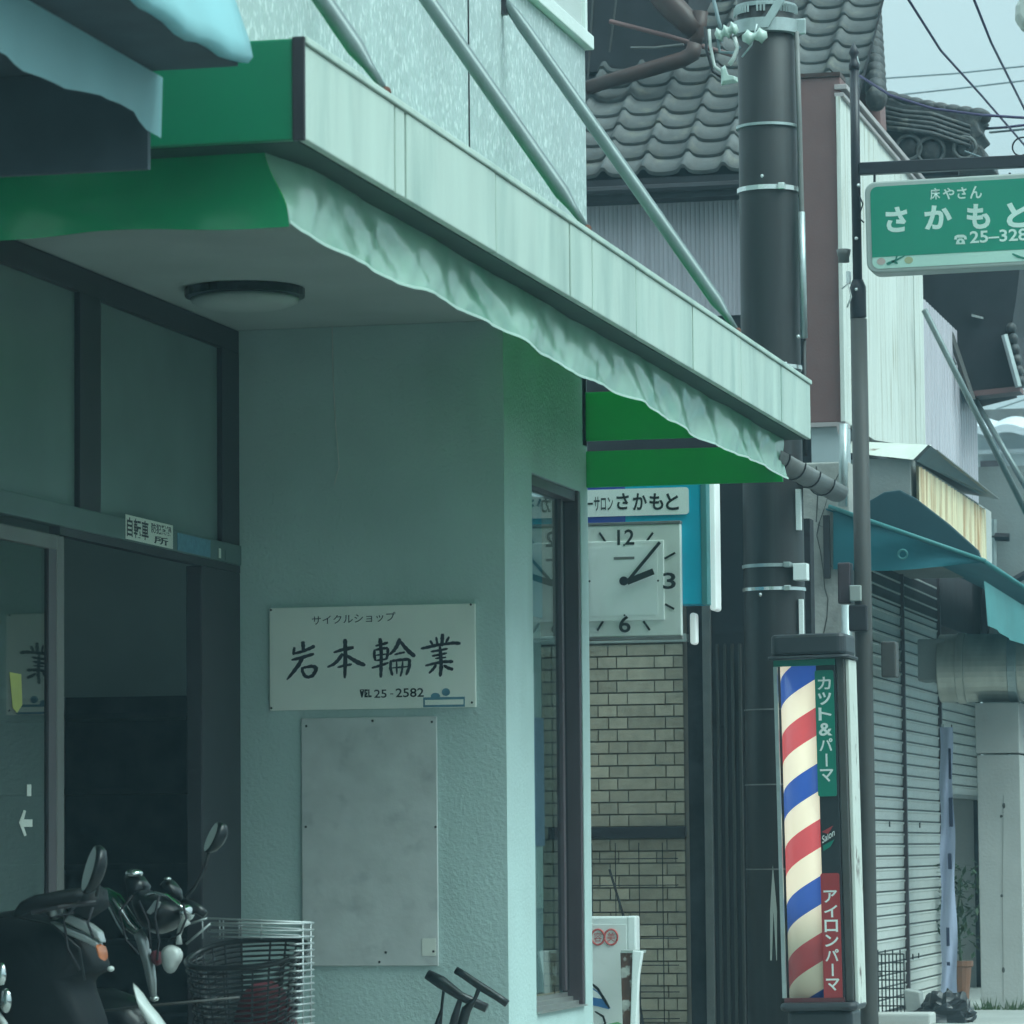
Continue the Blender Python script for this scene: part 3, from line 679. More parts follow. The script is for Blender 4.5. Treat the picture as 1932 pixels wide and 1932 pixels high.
YK = 23.25
ck = empty('clock_sign', (-4.6, YK, 2.5), 'blue shop light box with salon lettering and a square wall clock below it', 'sign')
u0, u1 = aX(1060, 950, YK), aX(1331, 950, YK); zt_, zl = aZ(1200, 908, YK), aZ(1310, 1140, YK)
MB().box(u0, u1, YK, YK + .18, zl, zt_ + .08).build('light_box', 'acrylic_cyan', ck, bevel=.004)
MB().box(u0, aX(1180, 980, YK), YK - .003, YK, aZ(1150, 994, YK), zt_ + .08).build('blue_film', 'acrylic_blue', ck)
MB().box(aX(1322, 950, YK), aX(1331, 950, YK) + .006, YK - .006, YK + .19, zl - .002, zt_ + .09).build('edge_strip', 'teal_light', ck, bevel=.003)
MB().prism(rrect(u0, aX(1300, 950, YK), aZ(1200, 973, YK), aZ(1200, 922, YK), .02, YK - .0035), (0, -.004, 0)).build('name_panel', 'sign_white', ck)
yk = YK - .0095
def kt(body, x0, y0, x1, y1, b=.02): lettering(body, aX(x0, y1, YK), aX(x1, y0, YK), aZ(x0, y1, YK), aZ(x0, y0, YK), yk, 'ink_black', ck, b)
kt('ーサロン', 1109, 938, 1157, 965, .012)
kt('さ', 1164, 931, 1187, 962, .025); kt('か', 1195, 931, 1221, 963, .025); kt('も', 1226, 931, 1252, 963, .025); kt('と', 1257, 931, 1281, 963, .025)
# clock
c0, c1, cz0, cz1 = aX(1083, 1100, YK), aX(1288, 1100, YK), aZ(1185, 1202, YK), aZ(1185, 992, YK)
MB().box(c0 - .02, c1, YK - .055, YK - .004, cz0, cz1).build('clock_body', 'clock_face', ck, bevel=.006)
MB().box(c0 - .05, c1 + .002, YK - .06, YK - .003, cz1 + .001, cz1 + .018).build('clock_frame', 'gutter', ck, bevel=.003); MB().box(c0 - .05, c1 + .004, YK - .062, YK - .003, cz0 - .02, cz0 - .001).build('clock_frame', 'gutter', ck, bevel=.003)
MB().box(aX(1107, 1100, YK), aX(1257, 1100, YK), YK - .066, YK - .055, aZ(1185, 1172, YK), aZ(1185, 1022, YK)).build('raised_plate', 'clock_plate', ck, bevel=.004)
MB().box(aX(1117, 1100, YK), aX(1245, 1100, YK), YK - .068, YK - .066, aZ(1185, 1162, YK), aZ(1185, 1033, YK)).build('inner_plate', 'sign_white', ck)
MB().box(aX(1163, 1100, YK), aX(1202, 1100, YK), YK - .0695, YK - .068, aZ(1185, 1057, YK), aZ(1185, 1052, YK)).build('nameplate', 'gutter', ck)
yq = YK - .0685
def num(b, x0, y0, x1, y1): lettering(b, aX(x0, y0, YK), aX(x1, y0, YK), aZ(x0, y1, YK), aZ(x0, y0, YK), yq, 'ink_black', ck, .015, name='numeral')
num('12', 1169, 1001, 1201, 1030); num('3', 1255, 1082, 1279, 1113); num('6', 1172, 1163, 1194, 1195)
def bar(x0, y0, x1, y1, wpx, yv, nm, m='ink_black'):
    a, b = at(x0, y0, Y=yv), at(x1, y1, Y=yv); d = (b - a).normalized(); nrm = Vector((-d.z, 0, d.x)) * wpx * YK / FPX / 2
    MB().prism([a + nrm, b + nrm, b - nrm, a - nrm], (0, -.004, 0)).build(nm, m, ck)
for q in ((1131, 1005, 1143, 1023), (1232, 1005, 1219, 1023), (1274, 1043, 1254, 1054), (1255, 1140, 1272, 1149), (1214, 1172, 1226, 1189), (1138, 1172, 1127, 1190)): bar(*q, 4, YK - .0565, 'hour_mark')
for q in ((1117, 1098), (1246, 1097), (1182, 1030), (1183, 1162)): MB().prism(disc((aX(*q, YK), aZ(*q, YK)), .006, .006, YK - .068, 8), (0, -.003, 0)).build('dot', 'ink_black', ck)
bar(1183, 1098, 1245, 1023, 6, YK - .078, 'minute_hand'); bar(1183, 1098, 1233, 1078, 12, YK - .084, 'hour_hand')
MB().prism(disc((aX(1183, 1098, YK), aZ(1183, 1098, YK)), .026, .026, YK - .09), (0, -.006, 0)).build('hub', 'ink', ck)
# two white strips at the street side of the light box, glow added
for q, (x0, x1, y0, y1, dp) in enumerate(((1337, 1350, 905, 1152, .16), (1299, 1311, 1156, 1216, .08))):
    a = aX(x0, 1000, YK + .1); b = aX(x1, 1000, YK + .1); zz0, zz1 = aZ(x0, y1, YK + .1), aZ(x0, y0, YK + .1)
    o = MB().prism(rrect(a, b, zz0, zz1, .018, YK + .1), (0, dp, 0)).build('white_strip', 'glow_white', ck, bevel=.008)

# barber pole lamp ---------------------------------------------------
YP = 23.35
rr = .172; cx_ = aX(1481, 1560, YP + .2) + rr
zb_, ztp = aZ(1530, 1884, YP), aZ(1530, 1252, YP)
cy_ = YP + .20
barber_mat(cx_, cy_, rr, zb_, ztp)
bp = empty('barber_pole', (cx_, cy_, 0), 'lit barber pole with red, white and blue stripes in a dark case', 'barber pole')
lean = Matrix.Identity(4)
MB().lathe((cx_, cy_, zb_), [(rr, 0), (rr, (ztp - zb_) * .5), (rr, ztp - zb_)], 48).build('striped_cylinder', 'barber_stripe', bp, smooth=True)
e0, e1 = aX(1468, 1560, YP), aX(1604, 1560, YP)
xa_ = aX(1545, 1560, YP - .01); xb_ = xa_ + .138
MB().box(xa_ + .004, e1 - .06, YP + .012, YP + .34, zb_ - .02, ztp + .04).build('side_case', 'barber_case', bp, bevel=.006)
MB().box(e1 - .058, e1 - .012, YP + .02, YP + .34, zb_ - .02, ztp + .03).build('side_panel', 'post_grey', bp, bevel=.006); MB().box(e1 - .010, e1 + .012, YP + .06, YP + .34, zb_ - .05, ztp + .02).build('edge_trim', 'rust_white', bp, bevel=.004)
MB().box(e0, e1 - .06, YP + .30, YP + .34, zb_, ztp).build('back_case', 'barber_case', bp)
MB().prism(rrect(e0 - .01, e1 + .02, YP - .03, YP + .37, .05, 0), (0, 0, 0)) 
def cap(z0, z1, m, gx, nm):
    pts = [Vector((p.x, p.z, z0)) for p in rrect(e0 - gx, e1 + gx, YP - .04 - gx, YP + .36, .05, 0)]
    return MB().prism(pts, (0, 0, z1 - z0)).build(nm, m, bp, bevel=.02)
cap(ztp + .046, ztp + .17, 'barber_cap', .01, 'cap'); cap(ztp + .026, ztp + .045, 'barber_cap', .03, 'cap_rim')
MB().box(e0, xb_ - .02, YP - .005, YP + .02, ztp - .012, ztp + .024).build('green_band', 'panel_green', bp)
cap(zb_ - .07, zb_ - .022, 'barber_cap', .015, 'base_rim'); cap(.0, zb_ - .071, 'barber_case', -.02, 'pedestal')
MB().box(e0 + .01, xb_ - .02, YP - .01, YP + .02, zb_ - .021, zb_ + .004).build('red_band', 'blood_red', bp)
MB().box(e0 - .002, e0 + .02, YP - .005, YP + .02, zb_ + .005, ztp - .013).build('glass_edge', 'galv', bp)
yb = YP - .004
def strip(y0, y1, m, nm):
    z0, z1 = aZ(1560, y1, YP), aZ(1560, y0, YP); MB().prism(rrect(xa_, xb_ - .03, z0, z1, .012, yb + .003), (0, -.006, 0)).build(nm, m, bp); return z0, z1
strip(1265, 1503, 'panel_green', 'text_panel'); strip(1648, 1888, 'panel_red', 'text_panel')
def vtext(s, y0, y1):
    n_ = len(s); hgt = (y1 - y0) / n_
    for i, chh in enumerate(s):
        za, zb2 = aZ(1560, y0 + hgt * (i + .92), YP), aZ(1560, y0 + hgt * (i + .08), YP); wx = xb_ - .03 - xa_
        if chh == 'ー':
            MB().box(xa_ + wx * .46, xa_ + wx * .56, yb - .0045, yb - .0035, za, zb2).build('lettering', 'letter_white', bp); continue
        lettering(chh, xa_ + wx * .14, xa_ + wx * .86, za, zb2, yb - .004, 'letter_white', bp, .02)
vtext('カット&パーマ', 1275, 1478); vtext('アイロンパーマ', 1678, 1872)
sx_ = xa_ + (xb_ - xa_) * .5
lettering('Salon', xa_ + .015, xb_ - .05, aZ(1560, 1592, YP), aZ(1560, 1578, YP), yb + .003, 'letter_white', bp, .01, slope=.045)
MB().prism([at(1550, 1570, Y=yb + .003), at(1572, 1558, Y=yb + .003), at(1562, 1574, Y=yb + .003)], (0, -.002, 0)).build('print_mark', 'panel_red', bp)
MB().prism([at(1552, 1596, Y=yb + .003), at(1574, 1584, Y=yb + .003), at(1566, 1598, Y=yb + .003), at(1553, 1606, Y=yb + .003)], (0, -.002, 0)).build('print_mark', 'panel_green', bp)

bp.rotation_euler = (0, -.014, 0); bp.location.x += .019
# ------------------------------------------------------------------ utility pole
YU = 24.25; ux = aX(1452, 500, YU); ur = .177
up = empty('utility_pole', (ux, YU, 0), 'thick dark brown utility pole with metal straps and insulators', 'utility pole')
MB().lathe((ux, YU, 0), [(.192, 0), (ur + .008, 2), (ur, 5), (ur - .006, 7.5)], 40).build('pole_shaft', 'pole_brown', up, smooth=True)
ZT2 = lambda y: aZ(1450, y, YU - ur)
for y, th, m, tilt in ((232, .008, 'galv', 0), (352, .014, 'galv_bright', 0), (690, .012, 'galv_bright', 0), (1066, .010, 'galv', 0), (1110, .010, 'galv_bright', 0), (1338, .004, 'gutter', 0), (1480, .004, 'gutter', 0), (1640, .004, 'gutter', 0)):
    z = ZT2(y); MB().lathe((ux, YU, z), [(ur + .004, -th), (ur + .014, -th), (ur + .014, th), (ur + .004, th)], 40).build('strap', m, up, smooth=False)
    if th > .009: MB().box(ux + .09, ux + .13, YU - ur - .02, YU - ur + .09, z - th - .006, z + th + .006).build('strap_buckle', m, up, bevel=.004)
z = ZT2(45); MB().lathe((ux, YU, z), [(ur + .004, -.045), (ur + .03, -.04), (ur + .03, .04), (ur + .004, .045)], 40).build('collar', 'galv', up, smooth=False)
MB().box(ux + .15, ux + .25, YU - .05, YU - .03, z - .05, z + .05).build('collar_lug', 'galv', up, bevel=.01)
a, b = at(1440, 52, Y=YU - ur - .05), at(1490, -30, Y=YU - ur - .05)
MB().prism([a + Vector((-.03, 0, 0)), a + Vector((.03, 0, 0)), b + Vector((.03, 0, 0)), b + Vector((-.03, 0, 0))], (0, .012, 0)).build('brace', 'galv', up, bevel=.003)
z = ZT2(13); mb = MB()
for k in range(-14, 15):
    a = k * .11
    if abs(k) in (2, 3): continue
    ca, sa = math.sin(a), -math.cos(a); p = Vector((ux + (ur + .012) * ca, YU + (ur + .012) * sa, z))
    mb.box(p.x - .006, p.x + .006, p.y - .004, p.y + .004, z - .022, z + .028)
mb.build('perforated_strap', 'galv', up)['kind'] = 'stuff'
MB().lathe((ux, YU, z + .03), [(ur + .002, -.012), (ur + .008, -.012), (ur + .008, .012), (ur + .002, .012)], 40).build('strap', 'galv', up)
def insul(px, py, rx, dy=0, tilt=90, n_=3, s_=1.):
    p = at(px, py, Y=YU - ur - .1 + dy); mb = MB(); rings = []
    for i in range(n_ * 4 + 1):
        t = i / (n_ * 4); rad = (.018 + .026 * abs(math.sin(t * math.pi * n_)) ** 3) * s_
        q = Matrix.Rotation(math.radians(tilt), 3, 'Y'); c = p + q @ Vector((0, 0, (t - .5) * .13 * s_))
        rings.append([c + q @ Vector((rad * math.cos(2 * math.pi * a / 16), rad * math.sin(2 * math.pi * a / 16), 0)) for a in range(16)])
    return mb.loft(rings).build('insulator', 'porcelain', up, smooth=True)
insul(1424, 69, 1, 0, 84, 2, 1.15); insul(1371, 60, 1, 0, 70, 3, 1.1)
Yw = YU - ur - .1
def cab(nm, pts, r_, m, Y=Yw, par=None): return MB().tube([at(x, y, Y=Y) for x, y in pts], r_, 7).build(nm, m, par or up, smooth=True)
cab('jumper', [(1428, 45), (1424, 62), (1418, 85), (1400, 108)], .006, 'galv')
cab('jumper', [(1338, 55), (1340, 85), (1348, 125), (1372, 143)], .010, 'cable_white'); cab('jumper', [(1330, 50), (1333, 95), (1345, 135), (1370, 152)], .009, 'cable_black'); cab('jumper', [(1385, 70), (1392, 90), (1384, 110), (1376, 122)], .014, 'cable_white')
cab('jumper', [(1344, -10), (1356, 40), (1362, 58)], .012, 'wire_grey'); cab('jumper', [(1352, 62), (1358, 98), (1384, 100), (1398, 88)], .010, 'wire_grey')
p0 = at(1372, 148, Y=Yw); MB().puff([at(1360, 128, Y=Yw), at(1368, 122, Y=Yw), at(1374, 142, Y=Yw), at(1392, 146, Y=Yw), at(1393, 156, Y=Yw), at(1360, 162, Y=Yw)], .03).build('cable_clamp', 'porcelain', up, bevel=.004)
cab('conduit', [(1503, 60), (1508, 230), (1513, 420), (1516, 600)], .016, 'gutter', YU - .06); cab('conduit', [(1512, 400), (1517, 638)], .022, 'galv', YU - .07); cab('conduit', [(1517, 640), (1519, 860)], .013, 'pole_brown', YU - .06)
MB().box(ux + .155, ux + .185, YU - .11, YU - .07, aZ(1524, 1002, YU), aZ(1524, 925, YU)).build('edge_strip', 'tubing_white', up); MB().box(ux + .165, ux + .19, YU - .11, YU - .07, aZ(1530, 1222, YU), aZ(1530, 1132, YU)).build('edge_strip', 'tubing_white', up)
p = at(1508, 1078, Y=YU - ur - .02); MB().box(p.x - .04, p.x + .042, YU - ur - .005, YU - ur + .09, p.z - .05, p.z + .05).build('number_tag', 'sign_white', up, bevel=.003)
for x, y in ((1438, 332), (1506, 635), (1435, 1122)): MB().ball(at(x, y, Y=YU - ur), .012, .01, .012, 8, 6).build('bolt', 'galv_bright', up)
# white cone-shaped mark low on the pole
MB().prism([at(1458, 1632, Y=YU - ur - .012), at(1466, 1720, Y=YU - ur - .012), at(1466, 1812, Y=YU - ur - .012), at(1453, 1812, Y=YU - ur - .012), at(1453, 1720, Y=YU - ur - .012)], (0, .008, 0)).build('cone_mark', 'sign_frame', up)

# ------------------------------------------------------------------ tiled house behind the pole
YE = 28.9; AL = math.radians(36)
th = empty('tiled_house', (-5.5, YE + .4, 0), 'old house with grey wavy roof tiles behind the utility pole', 'house')
ze = aZ(1250, 322, YE); ca, sa_ = math.cos(AL), math.sin(AL); TW, TL, EXP = .296, .315, .2485
mb = MB(); n_ = 12
def hprof(u): return .052 * math.exp(-((u - .13) / .10) ** 2) - (.014 * math.sin(math.pi * (u - .22) / .78) if u > .22 else 0)
for i in range(n_ + 1):
    u = i / n_ * 1.03; x = u * TW; h = hprof(min(u, 1) if u <= 1 else u - 1 + 0)
    mb.v += [(x, 0, h - .026), (x, 0, h + .004), (x, TL, h - .026)]
for i in range(n_):
    a = i * 3; mb.f += [(a, a + 3, a + 4, a + 1), (a + 1, a + 4, a + 5, a + 2)]
tile = mesh_of(mb, 'roof_tile', 'kawara', True)
for p in tile.polygons:
    if p.index % 2 == 0: p.use_smooth = False
xl = aX(1000, 200, YE); xr = aX(1640, 200, YE + 1.5)
roof = MB().quad(*[(x, YE + .03 + t * ca, ze - .06 + t * sa_) for x, t in ((xl, 0), (xr, 0), (xr, 4.4), (xl, 4.4))]).build('roof', 'dark_wall', th)
ro = ORG[th.name]
ncol = int((xr - xl) / TW)
for r in range(17):
    for c in range(ncol):
        x = xr - (c + 1) * TW; t = r * EXP
        q = (x, YE + t * ca, ze + t * sa_)
        o = inst('roof_tile', tile, roof, (0, 0, 0), (AL, 0, 0)); o.location = Vector(q) + Vector((random.uniform(-.003, .003), 0, random.uniform(-.002, .003))) - ro; ORG[o.name] = Vector(q)
MB().box(xl, xr, YE + .02, YE + .10, ze - .20, ze - .045).build('eave_fascia', 'dark_wall', th)
MB().tube([(xl, YE + .0, ze - .13), (xr, YE + .0, ze - .13)], .035, 8).build('eave_gutter', 'dark_wall', th)
MB().box(xl, xr, YE + .10, YE + .38, ze - .18, ze - .155).build('eave_soffit', 'dark_wall', th)
# siding of narrow vertical ribs below the eave
ysd = YE + .36; zs0 = aZ(1250, 600, ysd); mb = MB(); x = xl; i = 0; prev = None
pts = []
while x < xr:
    pts += [(x, ysd), (x + .006, ysd - .003), (x + .022, ysd - .003), (x + .028, ysd)]; x += .034
for k in range(len(pts) - 1): mb.quad((pts[k][0], pts[k][1], zs0), (pts[k + 1][0], pts[k + 1][1], zs0), (pts[k + 1][0], pts[k + 1][1], ze - .16), (pts[k][0], pts[k][1], ze - .16))
mb.build('siding', 'siding_lilac', th)
MB().box(xl, xr, ysd + .02, ysd + .15, 0, zs0 + .02).build('lower_wall', 'dark_wall', th)
# dark upper storey with a sagging gutter
yu = YE + 1.47; xu = aX(1300, 90, yu); zu = ze + 1.8 * sa_
MB().box(xl, xu, yu, yu + 3, zu - .02, zu + 3).build('upper_wall', 'dark_wall', th)
for i, (q0, q1, m) in enumerate((((1120, -20), (1108, 165), 'post_grey'), ((1165, -20), (1150, 98), 'post_grey'))):
    MB().tube([at(*q0, Y=yu - .05), at(*q1, Y=yu - .05)], .008, 5).build('hanging_wire', m, th)
MB().tube([at(x, y, Y=yu - .1) for x, y in ((1190, 90), (1235, 90), (1290, 84))], .010, 8).build('gutter_lip', 'gutter', th)
MB().tube([at(x, y, Y=yu - .2) for x, y in ((1150, 40), (1260, 68), (1385, 105))], .018, 8).build('rafter', 'brown_sheet', th)
dp = MB().tube([at(x, y, Y=yu - .35) for x, y in ((1225, -40), (1265, 10), (1300, 44), (1318, 60))], [.10, .10, .09, .08], 12).build('downpipe', 'pipe_red', th, smooth=True)
MB().tube([at(x, y, Y=yu - .36) for x, y in ((1322, 22), (1318, 60), (1310, 90))], [.06, .055, .05], 12).build('downpipe', 'pipe_red', th, smooth=True)
MB().tube([at(x, y, Y=yu - .5) for x, y in ((1312, 82), (1306, 102), (1288, 112), (1200, 138), (1106, 166))], [.06, .065, .062, .058, .055], 12).build('downpipe', 'pipe_red', th, smooth=True)
# hip ridge rising at the street side of that roof
mb = MB(); rings = []; yh = YE + 1.9
P0, P1 = at(1646, 186, Y=yh - .6), at(1634, -20, Y=yh + .9)
for i in range(15):
    t = i / 14; c = P0.lerp(P1, t); o = MB(); 
    q = MB().ball(c + Vector((.03, 0, 0)), .085, .09, .10, 10, 6)
    if i % 1 == 0: q.build('ridge_tile', 'kawara_dark', th, smooth=True)
MB().prism([P0 + Vector((-.16, 0, -.2)), P0 + Vector((.06, 0, -.2)), P1 + Vector((.06, 0, 0)), P1 + Vector((-.16, 0, 0))], (0, .3, 0)).build('ridge_course', 'brown_sheet', th)
MB().tube([at(1616, 205, Y=yh - .8), at(1619, 120, Y=yh - .8), at(1612, 92, Y=yh - .8)], .012, 6).build('ridge_wire', 'galv', th)

# ------------------------------------------------------------------ false front with white boards, brown flank
YC = 27.2; XC = aX(1591, 500, YC)
ff_ = empty('board_front', (XC, YC, 0), 'tall shop front of weathered white boards with a plain brown flank', 'shop front')
xb0 = aX(1512, 500, YC); zc1, zc0 = aZ(1550, 146, YC), aZ(1550, 797, YC)
MB().box(xb0, XC - .002, YC, YC + .25, zc0, zc1).build('brown_flank', 'brown_sheet', ff_, bevel=.006)
MB().box(xb0 - .02, XC - .0, YC - .015, YC + .25, zc1 + .001, zc1 + .03).build('flank_cap', 'pipe_red', ff_)
MB().box(xb0 - .02, XC + .0, YC - .02, YC + .2, zc0 - .03, zc0 - .002).build('flank_foot', 'coping_pink', ff_)
edges = [1591, 1626, 1660, 1694, 1725, 1742]
ye_ = [at(p, 600, X=XC).y for p in edges]; yend = ye_[-1]
zn, zf = at(1592, 190, X=XC).z, at(1712, 330, X=XC).z; yn, yf = at(1592, 190, X=XC).y, at(1712, 330, X=XC).y
def ztop(y): return zn + (zf - zn) * (y - yn) / (yf - yn)
zbm = at(1660, 838, X=XC).z
for i in range(5):
    a, b = ye_[i] + .008, ye_[i + 1] - .008; dx = random.uniform(-.006, .006)
    MB().prism([(XC + dx, a, zbm), (XC + dx, b, zbm), (XC + dx, b, ztop(b)), (XC + dx, a, ztop(a))], (-.03, 0, 0)).build('board', 'plank_white', ff_, bevel=.003)
MB().prism([(XC - .04, YC + .3, zbm - .1), (XC - .04, yend, zbm - .1), (XC - .04, yend, ztop(yend)), (XC - .04, YC + .3, ztop(YC + .3))], (-.05, 0, 0)).build('board_backing', 'dark_frame', ff_)
for k, (o1, o2, xo) in enumerate(((0, .028, .025), (.05, .085, .045))):
    MB().prism([(XC + xo, YC - .02, ztop(YC) + o1), (XC + xo, yend, ztop(yend) + o1), (XC + xo, yend, ztop(yend) + o2), (XC + xo, YC - .02, ztop(YC) + o2)], (-xo - .04, 0, 0)).build('coping', 'coping_pink', ff_, bevel=.004)
# lilac siding that carries on along the street
mb = MB(); y = yend; pts = []
ys1 = at(1846, 800, X=XC).y
while y < ys1:
    pts += [(XC - .03, y), (XC - .012, y + .02), (XC - .012, y + .10), (XC - .03, y + .12)]; y += .16
zl0 = at(1800, 905, X=XC).z - .3
for k in range(len(pts) - 1):
    zz = at(1742, 560, X=XC).z
    mb.quad((pts[k][0], pts[k][1], zl0), (pts[k + 1][0], pts[k + 1][1], zl0), (pts[k + 1][0], pts[k + 1][1], zz), (pts[k][0], pts[k][1], zz))
mb.build('siding', 'siding_lilac', ff_)
# pale wall piece and cracked mortar pillar below
MB().box(aX(1530, 870, YC), XC, YC + .03, YC + .2, aZ(1550, 1000, YC), zc0 - .032).build('pale_panel', 'pale_wall', ff_)
pl = MB().box(aX(1490, 1000, 26.9), aX(1603, 1000, 26.9), 26.9, 27.15, 0, aZ(1560, 872, 26.9)).build('mortar_pillar', 'mortar', ff_, bevel=.01)
crk = [[(1590, 880), (1577, 905), (1566, 925), (1555, 960), (1546, 985), (1541, 1010), (1548, 1040), (1553, 1075), (1556, 1110), (1562, 1130), (1560, 1165), (1554, 1195)], [(1541, 990), (1556, 995), (1563, 1015), (1558, 1045), (1569, 1070)], [(1540, 880), (1543, 930), (1540, 985)]]
mb = MB()
for line in crk:
    for i in range(len(line) - 1):
        a, b = at(*line[i], Y=26.897), at(*line[i + 1], Y=26.897); wd = random.uniform(.002, .0055)
        mb.quad(a + Vector((-wd, 0, 0)), a + Vector((wd, 0, 0)), b + Vector((wd * .8, 0, 0)), b + Vector((-wd * .8, 0, 0)))
mb.build('crack', 'crack', ff_)
MB().tube([at(1592, 800, Y=26.8), at(1590, 955, Y=26.8)], .03, 10).build('pipe', 'galv', ff_, smooth=True)
MB().tube([at(1597, 1140, Y=26.8), at(1603, 1900, Y=26.8)], .035, 10).build('pipe', 'galv', ff_, smooth=True)
MB().prism([at(1577, 795, Y=YC - .1), at(1588, 800, Y=YC - .1), at(1590, 835, Y=YC - .1), at(1580, 815, Y=YC - .1)], (0, .05, 0)).build('flashing_flap', 'coping_pink', ff_)
# projecting sign box with tin lid, rusty corrugated street side
Yb = 27.6; xq0, xq1 = aX(1588, 900, Yb), aX(1724, 920, Yb); yb1 = at(1853, 950, X=xq1).y
zq0, zq1 = aZ(1650, 1010, Yb), aZ(1650, 866, Yb)
MB().box(xq0 - .2, xq1 - .02, Yb, yb1 + .4, zq0 - .02, zq1).build('sign_box', 'concrete', ff_, bevel=.004)
zlid = aZ(1650, 840, Yb - .02)
MB().prism([at(1580, 852, Y=Yb - .06), at(1592, 834, Y=Yb + .1), at(1757, 842, Y=Yb + .1), at(1727, 868, Y=Yb - .06)], (0, .02, .012)).build('lid_front', 'flashing', ff_, bevel=.004)
lt = [at(1757, 842, X=xq1 + .14), at(1885, 942, X=xq1 + .14), at(1852, 934, X=xq1 + .03), at(1729, 870, X=xq1 + .03)]
MB().prism(lt, (-.02, 0, .012)).build('lid_side', 'gutter', ff_)
lq = lt[0] + Vector((0, .35, 0))
MB().prism([lq, lt[1], Vector((XC, lt[1].y, lt[1].z + .10)), Vector((XC, lq.y, lq.z + .10))], (0, 0, .008)).build('lid_top', 'gutter', ff_)
mb = MB(); y = Yb + .01; pts = []
while y < yb1:
    for k in range(6): pts.append((xq1 + .02 + .016 * math.cos(2 * math.pi * k / 6), y + .17 * k / 6))
    y += .17
for k in range(len(pts) - 1):
    zlo = zq0 + .02 + .015 * math.sin(k * 1.3)
    mb.quad((pts[k][0], pts[k][1], zlo), (pts[k + 1][0], pts[k + 1][1], zlo), (pts[k + 1][0], pts[k + 1][1], zq1 - .05), (pts[k][0], pts[k][1], zq1 - .05))
mb.build('corrugated_sheet', 'rust_sheet', ff_, smooth=True)
MB().box(xq1 - .019, xq1 + .02, yb1 + .01, yb1 + .42, zq0 - .02, zq1 - .03).build('box_end_post', 'concrete_pale', ff_)

# ------------------------------------------------------------------ shuttered shop with teal awning
XS = -4.355; ysh = [27.9, 31.3, 33.42]
sh = empty('shuttered_shop', (XS, 31, 0), 'closed shop with pale roller shutters under the teal awning', 'shop')
ysm = at(1703, 1500, X=XS).y; yse = at(1772, 1500, X=XS).y; ysr = at(1846, 1450, X=XS).y
SP = .0875
mb = MB()
prof = [(0, 0), (.005, .003), (.007, .056), (.015, .064), (.014, .073), (.002, .0765)]
for yv in (0, 1): mb.v += [(x, yv, z) for x, z in prof]
for i in range(5): mb.f.append((i, i + 1, i + 7, i + 6))
slat = mesh_of(mb, 'slat', 'slat')
def shutter(y0, y1, z0, z1, par):
    z = z0
    while z < z1:
        inst('slat', slat, par, (XS, y0, z), scale=(1, y1 - y0, 1)); z += SP
    MB().box(XS - .03, XS - .004, y0, y1, z0, z1).build('shutter_backing', 'dark_frame', par)
shutter(28.0, ysm - .03, .03, 3.55, sh); shutter(ysm + .03, yse - .03, .03, 3.55, sh); zrs = at(1810, 1500, X=XS).z
shutter(yse + .03, ysr, zrs, 2.6, sh)
for y in (ysm, yse): MB().box(XS - .03, XS + .035, y - .022, y + .022, 0, 3.5).build('shutter_guide', 'brown_frame', sh, bevel=.004)
MB().box(XS - .05, XS + .02, ysr + .002, ysr + .06, 0, 2.7).build('shutter_guide', 'dark_frame', sh)
MB().box(XS - .03, XS + .02, yse + .05, ysr, zrs - .03, zrs - .002).build('bottom_bar', 'alu', sh)
MB().box(XS - 1.6, XS - 1.5, yse - 1, ysr + 3, 0, 3.2).build('inner_wall', 'concrete_pale', sh)
MB().box(XS - 1.5, XS - .04, ysr + .02, ysr + .1, 0, 2.6).build('inner_jamb', 'concrete_pale', sh)
MB().box(XS - 3, XS - .06, 28.0, ysr + 4, 3.55, 3.7).build('upper_beam', 'dark_wall', sh)
MB().box(XS - .3, XS + .01, 28.0, ysr + 6, 3.05, 3.56).build('header_board', 'dark_wall', sh)
# bolts on slats
for x, y in ((1672, 2444), ): pass
for px, py in ((1678, 1555), (1735, 1557), (1660, 1838), (1722, 1805), (1733, 1803), (1795, 1372)):
    p = at(px, py, X=XS + .025); MB().box(p.x - .002, p.x + .006, p.y - .012, p.y + .012, p.z - .02, p.z + .02).build('slat_bolt', 'screw', sh)
# drum housing above the pillar, pillar
Yq = 31.15
pk0, pk1 = aX(1846, 1600, Yq), aX(1927, 1600, Yq); zpt = aZ(1880, 1326, Yq)
MB().box(pk0, pk1, Yq, Yq + .4, 0, aZ(1880, 1423, Yq) - .006).box(pk0 - .006, pk1, Yq - .006, Yq + .4, aZ(1880, 1421, Yq), zpt).build('pillar', 'concrete_pale', sh, bevel=.006)
dc = aZ(1850, 1258, Yq); dr = .26; xd0 = aX(1768, 1260, Yq); xd1 = pk1 + .4
def cyl_x(x0, x1, r_, nm, m):
    rings = [[Vector((x, Yq + .2 + r_ * math.cos(2 * math.pi * a / 40), dc + r_ * math.sin(2 * math.pi * a / 40))) for a in range(40)] for x in (x0, x1)]
    return MB().loft(rings).build(nm, m, sh, smooth=False, bevel=.006)
cyl_x(xd0, xd1, dr, 'drum', 'drum'); cyl_x(aX(1802, 1260, Yq), aX(1818, 1260, Yq), dr + .012, 'drum_band', 'drum'); cyl_x(aX(1900, 1260, Yq), aX(1918, 1260, Yq), dr + .01, 'drum_band', 'galv')
MB().box(xd0 - .15, xd0 + .05, Yq + .02, Yq + .4, dc - .1, dc + .22).build('drum_bracket', 'concrete', sh, bevel=.01)
